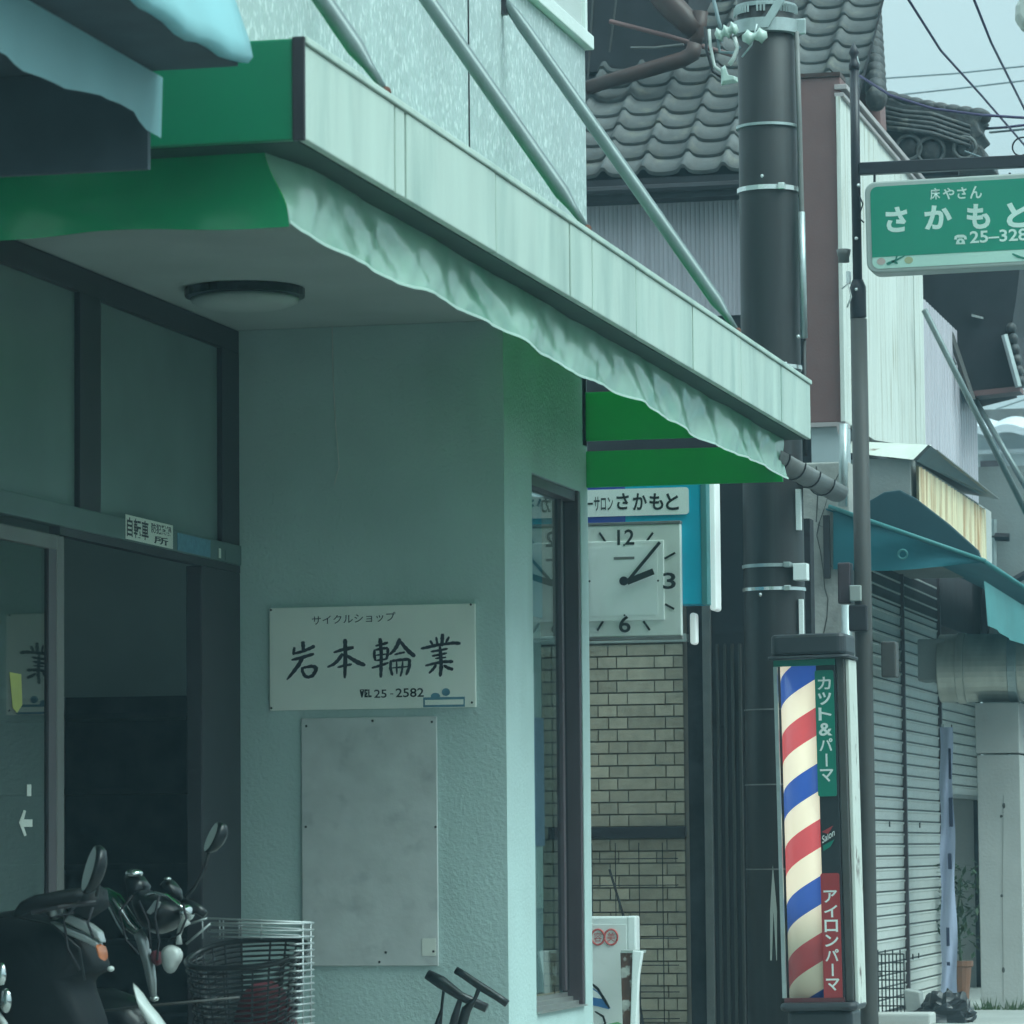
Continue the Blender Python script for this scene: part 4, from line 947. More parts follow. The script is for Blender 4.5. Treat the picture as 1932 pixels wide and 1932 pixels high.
for i, (x, y) in enumerate(((1889, 1540), (1894, 1520), (1890, 1690), (1893, 1830))):
    p = at(x, y, Y=Yq - .001); MB().ball(p, .012, .004, .022 if i % 2 else .012, 7, 5).build('pillar_chip', 'crack', sh)
MB().tube([at(1893, 1500, Y=Yq - .004), at(1891, 1680, Y=Yq - .004), at(1893, 1890, Y=Yq - .004)], .0012, 5).build('pillar_crack', 'crack', sh)
# another closed shutter past the pillar
xn = pk1 + .02; z = .05
nsl = MB(); slat2 = mesh_of(MB().box(0, .5, 0, .02, 0, .07), 'slat', 'slat')
for k in range(24): inst('slat', slat2, sh, (aX(1914, 1600, 36), 36 + .002 * (k % 2), .05 + .0875 * k))

ta = empty('teal_awning', (XS, 28.3, 2.6), 'teal fabric awning with drop edge over the roller shutters', 'awning')
Yt = 26.85; A1, A2, A3 = at(1572, 958, Y=Yt), at(1572, 1074, Y=Yt), at(1860, 1061, Y=Yt)
mb = MB(); n_ = 14
for i in range(n_ + 1):
    t = i / n_; top = A1.lerp(A3, t) + Vector((0, 0, -.02 * math.sin(math.pi * t))); bot = A2.lerp(A3 + Vector((0, 0, -.015)), t) + Vector((0, 0, -.02 * math.sin(math.pi * t * 1.3)))
    for j in range(6):
        q = top.lerp(bot, j / 5); mb.v.append((q.x, q.y + .02 * math.sin(t * 9 + j) * math.sin(math.pi * t), q.z))
for i in range(n_):
    for j in range(5): a = i * 6 + j; mb.f.append((a, a + 1, a + 7, a + 6))
mb.build('side_panel', 'teal', ta, smooth=True)
pc = at(1703, 1046, Y=Yt - .03); rg = [Vector((pc.x + .03 * math.cos(a * .3927), pc.y, pc.z + .03 * math.sin(a * .3927))) for a in range(16)]
mb = MB(); mb.ring(rg, .008, 5); mb.build('grommet', 'teal_light', ta, smooth=True)
Ye = 36.0; B1, B3 = A1 + Vector((0, Ye - Yt, 0)), A3 + Vector((.35, Ye - Yt, -.35))
mb = MB().prism([A1 + Vector((-.05, .005, .0)), A3 + Vector((0, .005, 0)), B3, B1 + Vector((-.05, 0, 0))], (0, 0, -.012)).build('top_sheet', 'teal', ta)
MB().tube([A1 + Vector((-.03, -.01, .01)), A3 + Vector((0, -.01, .008))], .014, 8).build('side_bar', 'teal_light', ta, smooth=True); MB().tube([A3, B3], .016, 8).build('front_bar', 'teal_light', ta, smooth=True)
mb = MB(); rings = []
for i in range(41):
    t = i / 40; c = A3.lerp(B3, t) + Vector((-.05, .3, -.1)); k = .02 * math.sin(i * .9) + .012 * math.sin(i * 2.1)
    rings.append([c + Vector((k * q + .02 * q, .0, -.30 * q - .01 * math.sin(i * .7) * q)) for q in (0, .33, .66, 1)])
mb.loft(rings, False).build('valance', 'teal_light', ta, smooth=True)
MB().box(A2.x - .06, A2.x - .02, Yt - .02, Yt + .03, A2.z - .06, A1.z - .05).build('wall_plate', 'dark_frame', ta)
# stays of that awning
for k, (q0, q1) in enumerate((((1744, 585), (1945, 985)), ((1838, 752), (1945, 935)))):
    a, b = at(*q0, X=XC + .1), at(*q1, Y=31.5 + 1.6 * k)
    MB().tube([a, b], .024, 8).build('stay_rod', 'steel_tube', ta, smooth=True)
# upper awning sheet, coloured dark for the shade under the sign box
MB().prism([at(x, y, Y=Yt + .5) for x, y in ((1592, 980), (1640, 945), (1668, 928), (1698, 924), (1728, 940), (1790, 988), (1846, 1038), (1852, 1056), (1700, 1030))], (0, .05, 0)).build('shaded_top_sheet', 'teal_dark', ta, bevel=.01)

# ------------------------------------------------------------------ ridge-end roof and eaves beyond
Yr = 31.5
rf = empty('ridge_roof_house', (-4, Yr, 0), 'dark old roof with stacked ridge tiles and a round ornamented end tile', 'roof')
zs = lambda x, y: (2424 + x * .3106) / 1.5652
def zk(x, y): return ((2424 + x * .3106) / 1.5652, (200 + y * .3106) / 1.5652)
outl = [(390, 190), (600, 190), (600, 270), (700, 295), (780, 340), (960, 360), (1050, 345), (1190, 380), (1380, 420), (1540, 440), (1480, 510), (1500, 570), (1550, 630), (1480, 680), (1470, 720), (1530, 740), (1570, 830), (1610, 870), (1640, 960), (900, 975), (740, 880), (560, 640), (390, 420)]
MB().prism([at(*zk(x, y), Y=Yr) for x, y in outl], (0, .5, 0)).build('ridge_body', 'kawara_dark', rf, bevel=.03)
for i in range(10):                                        # round cap tiles down the ridge
    t = i / 9; p = at(*zk(420 + 1080 * t, 235 + 225 * t + 30 * math.sin(t * 3)), Y=Yr + .2)
    MB().ball(p, .10, .22, .06, 12, 6).build('cap_tile', 'kawara_dark', rf, smooth=True)
for i in range(5):                                         # thin stacked courses
    pts = [at(*zk(x, y), Y=Yr - .03 - .012 * i) for x, y in ((430 + 40 * i, 330 + 60 * i), (780, 420 + 42 * i), (1050, 440 + 46 * i), (1420, 560 + 46 * i))]
    MB().tube(pts, [.02, .022, .022, .016], 6).build('noshi_course', 'kawara_dark', rf, smooth=True)
for x, y, r_ in ((835, 760, .095), (1045, 790, .105), (1370, 760, .085)):
    c = at(*zk(x, y), Y=Yr - .06); mb = MB(); mb.ring([c + Vector((r_ * math.cos(a * .2618), 0, r_ * math.sin(a * .2618))) for a in range(24)], .016, 6); mb.build('round_tile_rim', 'kawara', rf, smooth=True)
    MB().ball(c + Vector((0, .03, 0)), r_ * .85, .03, r_ * .85, 14, 6).build('round_tile_end', 'kawara_dark', rf, smooth=True)
MB().tube([at(1690, 322, Y=Yr - .1), at(1808, 318, Y=Yr - .1)], .055, 12).build('gutter', 'post_black', rf, smooth=True)
# deep dark eave of the next house
de = empty('deep_eave_house', (-4.2, 34, 0), 'house with a deep dark overhanging eave beyond the white boards', 'house')
Yd = 33.5
MB().prism([at(x, y, Y=Yd) for x, y in ((1738, 500), (1925, 500), (1918, 560), (1905, 640), (1922, 735), (1832, 745), (1845, 770), (1742, 600))], (0, 3.0, .4)).build('eave_underside', 'dark_wall', de, bevel=.02)
MB().tube([at(1895, 632, Y=Yd - .1), at(1922, 730, Y=Yd - .1)], .03, 6).build('verge_board', 'galv', de)
MB().prism([at(1832, 738, Y=Yd - .05), at(1924, 728, Y=Yd - .05), at(1924, 738, Y=Yd - .05), at(1832, 748, Y=Yd - .05)], (0, .3, 0)).build('eave_edge', 'brown_sheet', de)
for i in range(6):
    MB().ball(at(1908 + 3.4 * i, 620 + 20 * i, Y=Yd), .045, .1, .05, 8, 6).build('verge_tile', 'kawara_dark', de, smooth=True)
MB().prism([at(1833, 592, Y=Yd - .04), at(1855, 598, Y=Yd - .04), at(1855, 602, Y=Yd - .04), at(1833, 597, Y=Yd - .04)], (0, .03, 0)).build('eave_gap_glint', 'galv_bright', de)  # bright strip put in for light through a gap in the eave
for q0, q1 in (((1745, 590), (1800, 690)), ((1790, 620), (1835, 755))): MB().tube([at(*q0, Y=Yd - .3), at(*q1, Y=Yd - .3)], .03, 6).build('brace', 'post_grey', de)
MB().box(aX(1846, 900, 36), aX(1990, 900, 36), 36, 38, 0, aZ(1880, 880, 36)).build('lower_wall', 'concrete', de)
for q0, q1, m in (((1872, 980), (1872, 1200), 'galv'), ((1858, 990), (1858, 1200), 'dark_frame'), ((1850, 1012), (1905, 1014), 'dark_frame'), ((1870, 1120), (1960, 1070), 'dark_frame')):
    MB().tube([at(*q0, Y=35.9), at(*q1, Y=35.9)], .04, 6).build('downpipe', m, de)
# far white house with tile eave
Yh = 46
fh = empty('far_house', (aX(1890, 800, Yh), Yh, 0), 'far white house with a pale wavy tile eave below the bright sky', 'house')
MB().box(aX(1800, 800, Yh), aX(2100, 800, Yh), Yh + .5, Yh + 5, 0, aZ(1880, 800, Yh)).build('wall', 'house_white', fh)
MB().box(aX(1840, 800, Yh), aX(1880, 800, Yh), Yh + .42, Yh + .52, aZ(1880, 1000, Yh), aZ(1880, 862, Yh)).build('window', 'brown_frame', fh)
MB().box(aX(1800, 800, Yh), aX(2100, 800, Yh), Yh + .3, Yh + .52, aZ(1880, 850, Yh), aZ(1880, 843, Yh)).build('sill_band', 'house_trim', fh)
mb = MB(); pts = []
x = aX(1800, 800, Yh); xe = aX(2100, 800, Yh); k = 0
while x < xe:
    pts.append((x, aZ(1880, 806, Yh) + .055 * (abs(math.sin(k * .4)) - .4))); x += .05; k += 1
for i in range(len(pts) - 1):
    (a, za), (b, zb2) = pts[i], pts[i + 1]
    mb.quad((a, Yh, za), (b, Yh, zb2), (b, Yh + 1.0, zb2 + .20), (a, Yh + 1.0, za + .20)); mb.quad((a, Yh, za - .09), (b, Yh, zb2 - .09), (b, Yh, zb2), (a, Yh, za))
mb.build('roof', 'house_trim', fh, smooth=False)
MB().box(aX(1800, 800, Yh), xe, Yh + .9, Yh + 1.2, aZ(1880, 800, Yh), aZ(1880, 772, Yh + .9)).build('ridge', 'kawara', fh)

# ------------------------------------------------------------------ half-round gutter end of the barber's eave
gX = -3.78
g0, g1 = at(1470, 850, X=gX), at(1597, 921, X=gX)
gt = empty('rain_gutter', g1, 'grey half-round rain gutter ending in front of the pale wall', 'gutter')
mb = MB(); rings = []
for y in (g0.y, g1.y):
    z = g0.z + (g1.z - g0.z) * (y - g0.y) / (g1.y - g0.y)
    rings.append([Vector((gX - .06 + .075 * math.cos(math.pi * (1 + a / 12)), y, z + .0 + .085 * math.sin(math.pi * (1 + a / 12)))) for a in range(13)])
mb.loft(rings, False); o = mb.build('trough', 'gutter', gt, smooth=True); q = o.modifiers.new('s', 'SOLIDIFY'); q.thickness = .006
for t in (.1, .32, .54, .76):
    y = g0.y + (g1.y - g0.y) * t; z = g0.z + (g1.z - g0.z) * t
    MB().tube([Vector((gX - .06 + .082 * math.cos(math.pi * (1 + a / 10)), y, z + .092 * math.sin(math.pi * (1 + a / 10)))) for a in range(11)], .005, 5).build('gutter_hook', 'dark_frame', gt)
mb = MB(); mb.quad(*[rings[1][i] + Vector((0, -.003, 0)) for i in range(13)]).build('end_cap', 'gutter', gt)

# ------------------------------------------------------------------ sign post with green hanging sign
YG = 25.5
sp = empty('sign_post', (aX(1630, 1900, YG), YG, 0), 'dark slim post with spear tip carrying the green sign', 'sign post')
pt = lambda x, y: at(x, y, Y=YG)
MB().tube([pt(1612, 128), pt(1614, 300), pt(1618, 530)], .030, 14).build('upper_shaft', 'post_black', sp, smooth=True)
MB().tube([pt(1618, 528), pt(1618.5, 542), pt(1619.5, 600), pt(1620, 602)], [.034, .052, .052, .048], 16).build('collar', 'post_black', sp, smooth=True)
MB().tube([pt(1620, 602), pt(1629, 1160), pt(1640, 1900), at(1642, 2000, Y=YG)], [.052, .055, .057, .058], 16).build('lower_shaft', 'post_grey', sp, smooth=True)
MB().tube([pt(1611.5, 132), pt(1611.3, 122), pt(1611.2, 116), pt(1611, 108), pt(1611, 100), pt(1610.6, 92), pt(1610.4, 80)], [.034, .036, .026, .020, .034, .024, .002], 12).build('finial', 'post_black', sp, smooth=True)
MB().box(pt(1605, 1165).x, pt(1640, 1165).x, YG - .09, YG + .09, pt(1630, 1192).z, pt(1630, 1142).z).build('post_cuff', 'dark_frame', sp, bevel=.01)
MB().box(pt(1582, 1100).x, pt(1607, 1100).x, YG - .04, YG + .08, pt(1590, 1140).z, pt(1590, 1062).z).build('hanging_box', 'brown_frame', sp, bevel=.01)
MB().box(pt(1607, 1100).x, pt(1628, 1100).x, YG - .10, YG - .05, pt(1610, 1136).z, pt(1610, 1106).z).build('junction_box', 'sign_frame', sp, bevel=.006)
MB().box(pt(1662, 1240).x, pt(1690, 1240).x, YG - .0, YG + .15, pt(1670, 1278).z, pt(1670, 1210).z).build('meter_case', 'post_grey', sp, bevel=.01)
arm = MB().box(pt(1622, 315).x, pt(2050, 315).x, YG - .03, YG + .03, pt(1700, 327).z, pt(1700, 304).z).build('arm', 'post_black', sp, bevel=.006)
for dx, y in ((1614, 548), (1618, 352), (1614, 452)): MB().ball(pt(dx + 4, y) + Vector((0, -.05, 0)), .012, .01, .012, 8, 6).build('bolt', 'galv_bright', sp)
# scroll ornament on the arm
cs = pt(1928, 280); MB().tube([cs + Vector(((.075 - .002 * a) * math.cos(a * .3 + .5), -.01, (.075 - .002 * a) * math.sin(a * .3 + .5))) for a in range(18)], .006, 6).build('scroll', 'post_black', sp, smooth=True)
MB().tube([pt(1820, 285), pt(1860, 300), pt(1880, 304), pt(1900, 298)], .006, 6).build('scroll', 'wire_grey', sp)
MB().tube([pt(1905, 326), pt(1905, 345)], .008, 6).build('hanger', 'post_black', sp); MB().tube([pt(1650, 326), pt(1650, 345)], .008, 6).build('hanger', 'post_black', sp)
# small loudspeaker-like fitting and loose wires on the post
cab('clamp_tail', [(1588, 545), (1600, 535), (1606, 560), (1598, 580)], .006, 'cable_white', YG - .05, sp); cab('clamp_tail', [(1622, 370), (1628, 385), (1620, 410), (1630, 420)], .005, 'cable_black', YG - .05, sp)
MB().lathe(pt(1592, 495), [(.035, 0), (.036, .04), (.040, .042), (.046, .08), (.03, .085)], 14).build('sensor', 'gutter', sp, smooth=True)
MB().box(pt(1597, 510).x, pt(1604, 510).x, YG - .02, YG + .04, pt(1600, 535).z, pt(1600, 512).z).build('sensor_box', 'sign_white', sp, bevel=.004)

gs = empty('green_sign', (pt(1800, 515).x, YG, pt(1800, 515).z), 'green hanging barber sign with white hiragana lettering and a mint lower band', 'sign')
pt = lambda x, y: at(x, y, Y=YG - .11)
g0x, g1x = pt(1634, 430).x, pt(2075, 430).x; gz1, gz0 = pt(1650, 341).z, pt(1650, 514).z
MB().prism(rrect(g0x, g1x, gz0, gz1, .07, YG - .11), (0, .2, 0)).build('frame', 'sign_frame', gs, bevel=.012)
i0, i1 = pt(1645, 430).x, g1x - .04; yg = YG - .1115
zmid = pt(1650, 484).z
pts = [p for p in rrect(i0, i1, pt(1650, 506).z, pt(1650, 351).z, .045, yg)]
MB().prism([p for p in rrect(i0, i1, pt(1650, 506).z, pt(1650, 351).z, .045, yg)], (0, -.002, 0)).build('face_panel', 'sign_mint', gs)
top = [p for p in rrect(i0, i1, zmid - .2, pt(1650, 351).z, .045, yg - .0022) if p.z > zmid + .06] 
MB().prism(top + [Vector((i0, yg - .0022, zmid)), Vector((i1, yg - .0022, zmid))], (0, -.0015, 0)).build('green_field', 'sign_green', gs)
yl = yg - .006
def gt_(body, x0, y0, x1, y1, b, m='letter_mint'):
    sx = (x0 - 1645)
    dz = .047 * (0)  # the sign itself is level
    lettering(body, pt(x0, y1).x, pt(x1, y1).x, pt(x0, y1).z, pt(x0, y0).z, yl, m, gs, b)
for ch_, x0, x1, y0, y1 in (('床', 1757, 1776, 355, 377), ('や', 1781, 1803, 355, 377), ('さ', 1808, 1826, 354, 376), ('ん', 1832, 1855, 352, 376)): gt_(ch_, x0, y0, x1, y1, .022)
for ch_, x0, x1, y0, y1 in (('さ', 1673, 1714, 390, 438), ('か', 1746, 1798, 388, 434), ('も', 1826, 1870, 386, 434), ('と', 1901, 1946, 384, 432)): gt_(ch_, x0, y0, x1, y1, .04)
gt_('25–328', 1831, 437, 1940, 460, .02)
MB().prism([at(x, y, Y=yl) for x, y in ((1801, 452), (1802, 446), (1807, 443), (1819, 443), (1824, 446), (1825, 452), (1820, 452), (1819, 448.5), (1807, 448.5), (1806, 452))], (0, -.001, 0)).build('phone_symbol', 'letter_mint', gs)
MB().prism([at(x, y, Y=yl) for x, y in ((1804, 461), (1806, 453.5), (1810, 450), (1816, 450), (1820, 453.5), (1822, 461))], (0, -.001, 0)).build('phone_symbol', 'letter_mint', gs)
MB().prism(disc((at(1813, 456, Y=yl).x, at(1813, 456, Y=yl).z), .008, .008, yl - .0015, 10), (0, -.0008, 0)).build('phone_dial', 'sign_green', gs)
for x, y, m in ((1663, 492, 'pink_print'), (1715, 490, 'yellow_print'), (1950, 489, 'pink_print')): MB().prism(disc((pt(x, y).x, pt(x, y).z), .028, .022, yg - .003, 12), (0, -.001, 0)).build('flower_print', m, gs)
for pts_ in (((1673, 497, 6), (1690, 490, 4), (1708, 481, 2)), ((1682, 490, 2), (1694, 496, 5)), ((1910, 480, 3), (1922, 486, 5), (1936, 490, 3)), ((1690, 489, 2), (1693, 481, 4))):
    strokes([[(a, b, c_) for a, b, c_ in pts_]], lambda x, y: at(x, y, Y=yl), 'leaf_print', gs, 'leaf_print')

gs.rotation_euler = (0, -.012, 0)
# ------------------------------------------------------------------ overhead wires, street lamp head
def wire(nm, pts, r_, m, lab, Y0_=None):
    P = [at(x, y, Y=yv) for x, y, yv in pts]; o = MB().tube([p for p in P], r_, 5).build(nm, m, None, smooth=True, loc=P[0]); tag(o, lab, 'wire', 'overhead wires'); return o
wire('overhead_wire', [(1702, -20, 22), (1775, 95, 24), (1850, 178, 26), (1960, 305, 30)], .008, 'wire_purple', 'purple overhead wire sloping down across the sky past the tiled roof')
wire('overhead_wire', [(1830, -20, 22), (1870, 80, 24), (1950, 240, 28)], .008, 'wire_purple', 'steep purple overhead wire nearest the street lamp')
wire('overhead_wire', [(1622, 143, 25.4), (1680, 180, 25.2), (1760, 205, 25), (1850, 217, 24.8), (1960, 224, 24.5)], .009, 'wire_purple', 'sagging dark wire from the sign post along the ridge tiles')
wire('overhead_wire', [(1640, 150, 45), (1800, 139, 44), (1960, 122, 43)], .010, 'wire_grey', 'upper of two thin grey wires crossing the sky')
wire('overhead_wire', [(1660, 183, 45), (1800, 168, 44), (1960, 149, 43)], .010, 'wire_grey', 'lower of two thin grey wires crossing the sky')
wire('overhead_wire', [(1858, 243, 32), (1900, 240, 31.5), (1960, 233, 31)], .011, 'wire_purple', 'upper short wire running from the ridge end tile')
wire('overhead_wire', [(1868, 250, 32), (1960, 241, 31)], .010, 'wire_grey', 'lower short wire running from the ridge end tile')
wire('overhead_wire', [(1825, 768, 50), (1880, 740, 48), (1960, 700, 46)], .011, 'wire_grey', 'thin grey wire in the bright gap above the far house')
wire('overhead_wire', [(1880, 772, 50), (1960, 745, 48)], .011, 'wire_grey', 'lowest wire just above the far house roof')
wire('overhead_wire', [(1905, 655, 36), (1925, 690, 36), (1960, 640, 35)], .014, 'cable_black', 'black looped wire beside the deep eave')
sl_ = empty('street_lamp', at(1945, 30, Y=26), 'pale street lamp head at the top edge of the sky', 'street lamp')
MB().puff([at(x, y, Y=26) for x, y in ((1922, 2), (1916, 12), (1915, 38), (1919, 46), (1924, 52), (1927, 60), (1990, 70), (1990, -40), (1930, -30))], .12).build('lamp_housing', 'lamp_head', sl_, bevel=.02)
MB().tube([at(1990, 20, Y=26), at(2060, 40, Y=26), at(2120, 120, Y=26)], .04, 10).build('lamp_arm', 'lamp_head', sl_)

# ------------------------------------------------------------------ small things on the pavement
# white stand sign with red rings
YW = 23.3
ws = empty('stand_sign', (aX(1150, 1900, YW), YW, 0), 'white plastic stand sign with red ringed characters by the shop corner', 'stand sign')
w0, w1 = aX(1075, 1850, YW), aX(1200, 1850, YW); wt = aZ(1150, 1729, YW)
MB().prism(rrect(w0, w1, .12, wt, .015, YW), (0, .1, 0)).build('case', 'sign_white', ws, bevel=.012)
MB().box(w0 + .03, aX(1183, 1850, YW), YW - .004, YW, .2, wt - .045).build('panel', 'clock_plate', ws, bevel=.003)
MB().box(w1 - .05, w1 + .004, YW - .004, YW + .11, wt - .35, wt + .002).build('edge_strip', 'tubing_white', ws, bevel=.01)
MB().box(w0 + .03, w1 - .03, YW - .02, YW + .16, 0, .119).build('foot', 'black_plastic', ws, bevel=.02)
for x in (1128, 1153):
    c = at(x, 1768, Y=YW - .007); mb = MB(); mb.ring([c + Vector((.038 * math.cos(a * .2618), 0, .044 * math.sin(a * .2618))) for a in range(24)], .006, 6); mb.build('red_ring', 'red_ring', ws)
    lettering('美' if x == 1153 else '容', c.x - .024, c.x + .024, c.z - .026, c.z + .026, YW - .008, 'red_ring', ws, 0)
MB().prism([at(x, y, Y=YW - .005) for x, y in ((1110, 1858), (1127, 1870), (1152, 1902), (1148, 1904), (1125, 1898), (1110, 1896))], (0, -.002, 0)).build('print_shape', 'print_blue', ws)
MB().prism([at(x, y, Y=YW - .0052) for x, y in ((1110, 1862), (1127, 1872), (1138, 1885), (1110, 1880))], (0, -.0022, 0)).build('print_shape', 'sign_white', ws)
for st_ in ([(1110, 1850, 3), (1128, 1866, 5), (1150, 1902, 5)], [(1122, 1908, 3), (1138, 1918, 4), (1142, 1930, 4), (1130, 1955, 4)]): strokes([st_], lambda x, y: at(x, y, Y=YW - .0085), 'ink_black', ws, 'print_outline')
MB().prism([at(x, y, Y=YW - .005) for x, y in ((1140, 1950), (1148, 1932), (1165, 1928), (1180, 1935), (1182, 1980), (1140, 1980))], (0, -.002, 0)).build('print_shape', 'print_green', ws)
o = empty('rusty_stand', (aX(1195, 1900, 23.1), 23.1, 0), 'rusty white metal stand leaning beside the white stand sign', 'stand')
a_ = [at(x, y, Y=23.1) for x, y in ((1170, 1797), (1195, 1797), (1186, 2030), (1178, 2030))]
MB().prism(a_, (0, .03, 0)).build('rusty_leg', 'rust_heavy', o, bevel=.004); MB().prism([at(x, y, Y=23.08) for x, y in ((1193, 1793), (1212, 1795), (1205, 1840), (1200, 1935), (1196, 2030), (1186, 2030))], (0, .05, 0)).build('white_leg', 'tubing_white', o, bevel=.006)
MB().box(aX(1172, 1795, 23.1), aX(1212, 1795, 23.1), 23.09, 23.2, aZ(1190, 1798, 23.1), aZ(1190, 1793, 23.1)).build('top_plate', 'sign_frame', o)
# wire grid panel in front of the bricks
wg = empty('wire_grid_panel', (aX(1200, 1900, 24.4), 24.4, 0), 'dark wire grid panel leaning in front of the brick wall', 'grid panel')
x0, x1 = aX(1118, 1700, 24.4), aX(1280, 1700, 24.4); zt3 = aZ(1200, 1590, 24.4); mb = MB()
z = .05
while z < zt3:
    mb.tube([(x0, 24.4, z), (x1, 24.4, z)], .003, 4); z += .16
x = x0
while x < x1 + .01: mb.tube([(x, 24.395, .02), (x, 24.395, zt3)], .003, 4); x += .145
mb.build('wire_mesh', 'grid_black', wg); MB().tube([at(1150, 1640, Y=24.3), at(1180, 1740, Y=24.3), at(1215, 1940, Y=24.3)], .008, 5).build('diagonal_brace', 'grid_black', wg)
# grid rack, block, tarp heap, planter near the shutters
gr = empty('grid_rack', (aX(1680, 1890, 29.5), 29.5, 0), 'black wire grid rack standing against the shutters', 'rack')
x0, x1 = aX(1650, 1850, 29.5), aX(1706, 1850, 29.5); zt4 = aZ(1680, 1800, 29.5); mb = MB()
for i in range(9): x = x0 + (x1 - x0) * i / 8; mb.tube([(x, 29.5, .01), (x, 29.5, zt4 + .03 * (i % 2))], .005, 4)
for i in range(8): z = .03 + (zt4 - .03) * i / 7; mb.tube([(x0, 29.496, z), (x1, 29.496, z)], .005, 4)
mb.build('wire_mesh', 'grid_black', gr)
p = at(1720, 1905, Y=28.9); o = MB().prism([at(1705, 1866, Y=28.9), at(1734, 1872, Y=28.9), at(1738, 1915, Y=28.9), at(1710, 1917, Y=28.9)], (0, .2, 0)).build('concrete_block', 'concrete', None, bevel=.008, loc=(p.x, 28.9, p.z)); tag(o, 'rough grey block standing upright beside the grid rack', 'block')
o = MB().box(aX(1640, 1900, 28.3), aX(1755, 1900, 28.3), 28.3, 28.6, 0, aZ(1700, 1912, 28.3)).build('planter_box', 'concrete_pale', None, bevel=.015, loc=(aX(1700, 1900, 28.3), 28.4, 0)); tag(o, 'low pale planter box on the pavement before the shutters', 'planter')
c = at(1785, 1935, Y=28.9); mb = MB(); n1, n2 = 26, 14; rings = []
for j in range(n2 + 1):
    ph = math.pi / 2 * j / n2; ring = []
    for i in range(n1):
        a = 2 * math.pi * i / n1; d = 1 + .35 * mnoise.noise(Vector((math.cos(a) * 1.7, math.sin(a) * 1.7, j * .25))) + .16 * mnoise.noise(Vector((math.cos(a) * 5, math.sin(a) * 5, j * .8)))
        ring.append(Vector((c.x + .22 * math.cos(ph) * math.cos(a) * d, 28.9 + .15 * math.cos(ph) * math.sin(a) * d, .001 + .19 * math.sin(ph) * d)))
    rings.append(ring)
o = mb.loft(rings).build('tarp_heap', 'tarp', None, smooth=False, loc=(c.x, 28.9, 0)); tag(o, 'crumpled black sheet heaped on the pavement by the shutters', 'sheet')
# banner
bn = empty('banner_flag', (aX(1790, 1900, 31.0), 31.0, 0), 'narrow pale blue banner on a pole in front of the shutters', 'banner')
mb = MB(); rings = []
for i in range(31):
    t = i / 30; y = 1372 + 530 * t; l = 1773 + 3 * t + 1.5 * math.sin(i * .8); r_ = 1796 + 12 * t + 2 * math.sin(i * .6 + 1)
    rings.append([at(l + (r_ - l) * q, y, Y=31.0 + .025 * math.sin(q * 7 + i * .35)) for q in (0, .2, .4, .6, .8, 1)])
mb.loft(rings, False).build('cloth', 'banner', bn, smooth=True)
MB().tube([at(1778, 1366, Y=31.06), at(1786, 2000, Y=31.06)], .010, 6).build('banner_pole', 'galv_bright', bn)
for i, (x0, y0, x1, y1) in enumerate(((1789, 1412, 1794, 1470), (1790, 1505, 1797, 1560), (1785, 1750, 1791, 1785), (1788, 1610, 1795, 1640), (1786, 1815, 1792, 1822))):
    MB().prism([at(a, b, Y=30.955) for a, b in ((x0, y0), (x1, y0), (x1 + 1, y1), (x0 + 1, y1))], (0, -.001, 0)).build('banner_print', 'banner_dark', bn)
# potted plant in the half open bay
pp = empty('potted_plant', (aX(1815, 1880, 33.2), 33.2, 0), 'leafy plant in an orange pot under the half raised shutter', 'plant')
px_ = aX(1814, 1880, 33.2)
MB().lathe((px_, 33.2, 0), [(.06, 0), (.085, .26), (.1, .27), (.1, .31), (.08, .31)], 14).build('pot', 'pot', pp, smooth=False)
MB().tube([(px_, 33.2, .3), (px_ - .02, 33.2, .7), (px_ + .02, 33.2, 1.0)], [.012, .01, .006], 6).build('stem', 'leaf', pp)
mb = MB()
for i in range(260):
    h = random.random(); c = Vector((px_ + random.gauss(0, .11), 33.2 + random.gauss(0, .1), .38 + h * .72)); d = Vector((random.gauss(0, 1), random.gauss(0, 1), random.gauss(-.2, .6))).normalized()
    s_ = d.cross(Vector((.1, .2, 1))).normalized() * .018; l = random.uniform(.07, .13); mb.quad(c, c + d * l * .5 + s_, c + d * l, c + d * l * .5 - s_)
o = mb.build('foliage', 'leaf', pp); o['kind'] = 'stuff'
mb = MB()
for i in range(150):
    x = random.gauss(random.choice((pk0 + .02, pk1 - .05, pk1 + .25)), .07); y = Yq - abs(random.gauss(.03, .06)); h = random.uniform(.02, .13) * random.random() ** .5; a = random.uniform(-.04, .04)
    mb.quad((x - .006, y, .002), (x + .006, y, .002), (x + a, y - .01, h))
o = mb.build('weeds', 'weed'); tag(o, 'green weeds along the foot of the concrete pillar', 'weeds', kind='stuff')

# ------------------------------------------------------------------ T-handled floor pump by the wall
YT = 20.2; fp = empty('floor_pump', (aX(860, 1930, YT), YT, 0), 'black T-handled floor pumps standing against the green wall', 'pump')
fp['label'] = 'black T-handled bicycle pump standing against the green wall'
q = lambda x, y, d=0: at(x, y, Y=YT + d)
MB().tube([q(860, 1830), q(876, 1840), q(908, 1862), q(940, 1882), q(957, 1894)], [.020, .020, .022, .020, .020], 12).build('handle', 'black_plastic', fp, smooth=True)
MB().tube([q(806, 1838, .1), q(832, 1853, .1), q(870, 1880, .1), q(918, 1902, .1)], [.026, .034, .024, .024], 12).build('handle', 'black_plastic', fp, smooth=True)
MB().tube([q(905, 1862), q(896, 1885), q(880, 1905), at(850, 2010, Y=YT)], [.012, .010, .026, .028], 10).build('barrel', 'black_plastic', fp, smooth=True)
MB().tube([q(870, 1880, .1), q(858, 1920, .1), at(835, 2010, Y=YT + .1)], [.012, .02, .02], 10).build('barrel', 'dark_frame', fp, smooth=True)
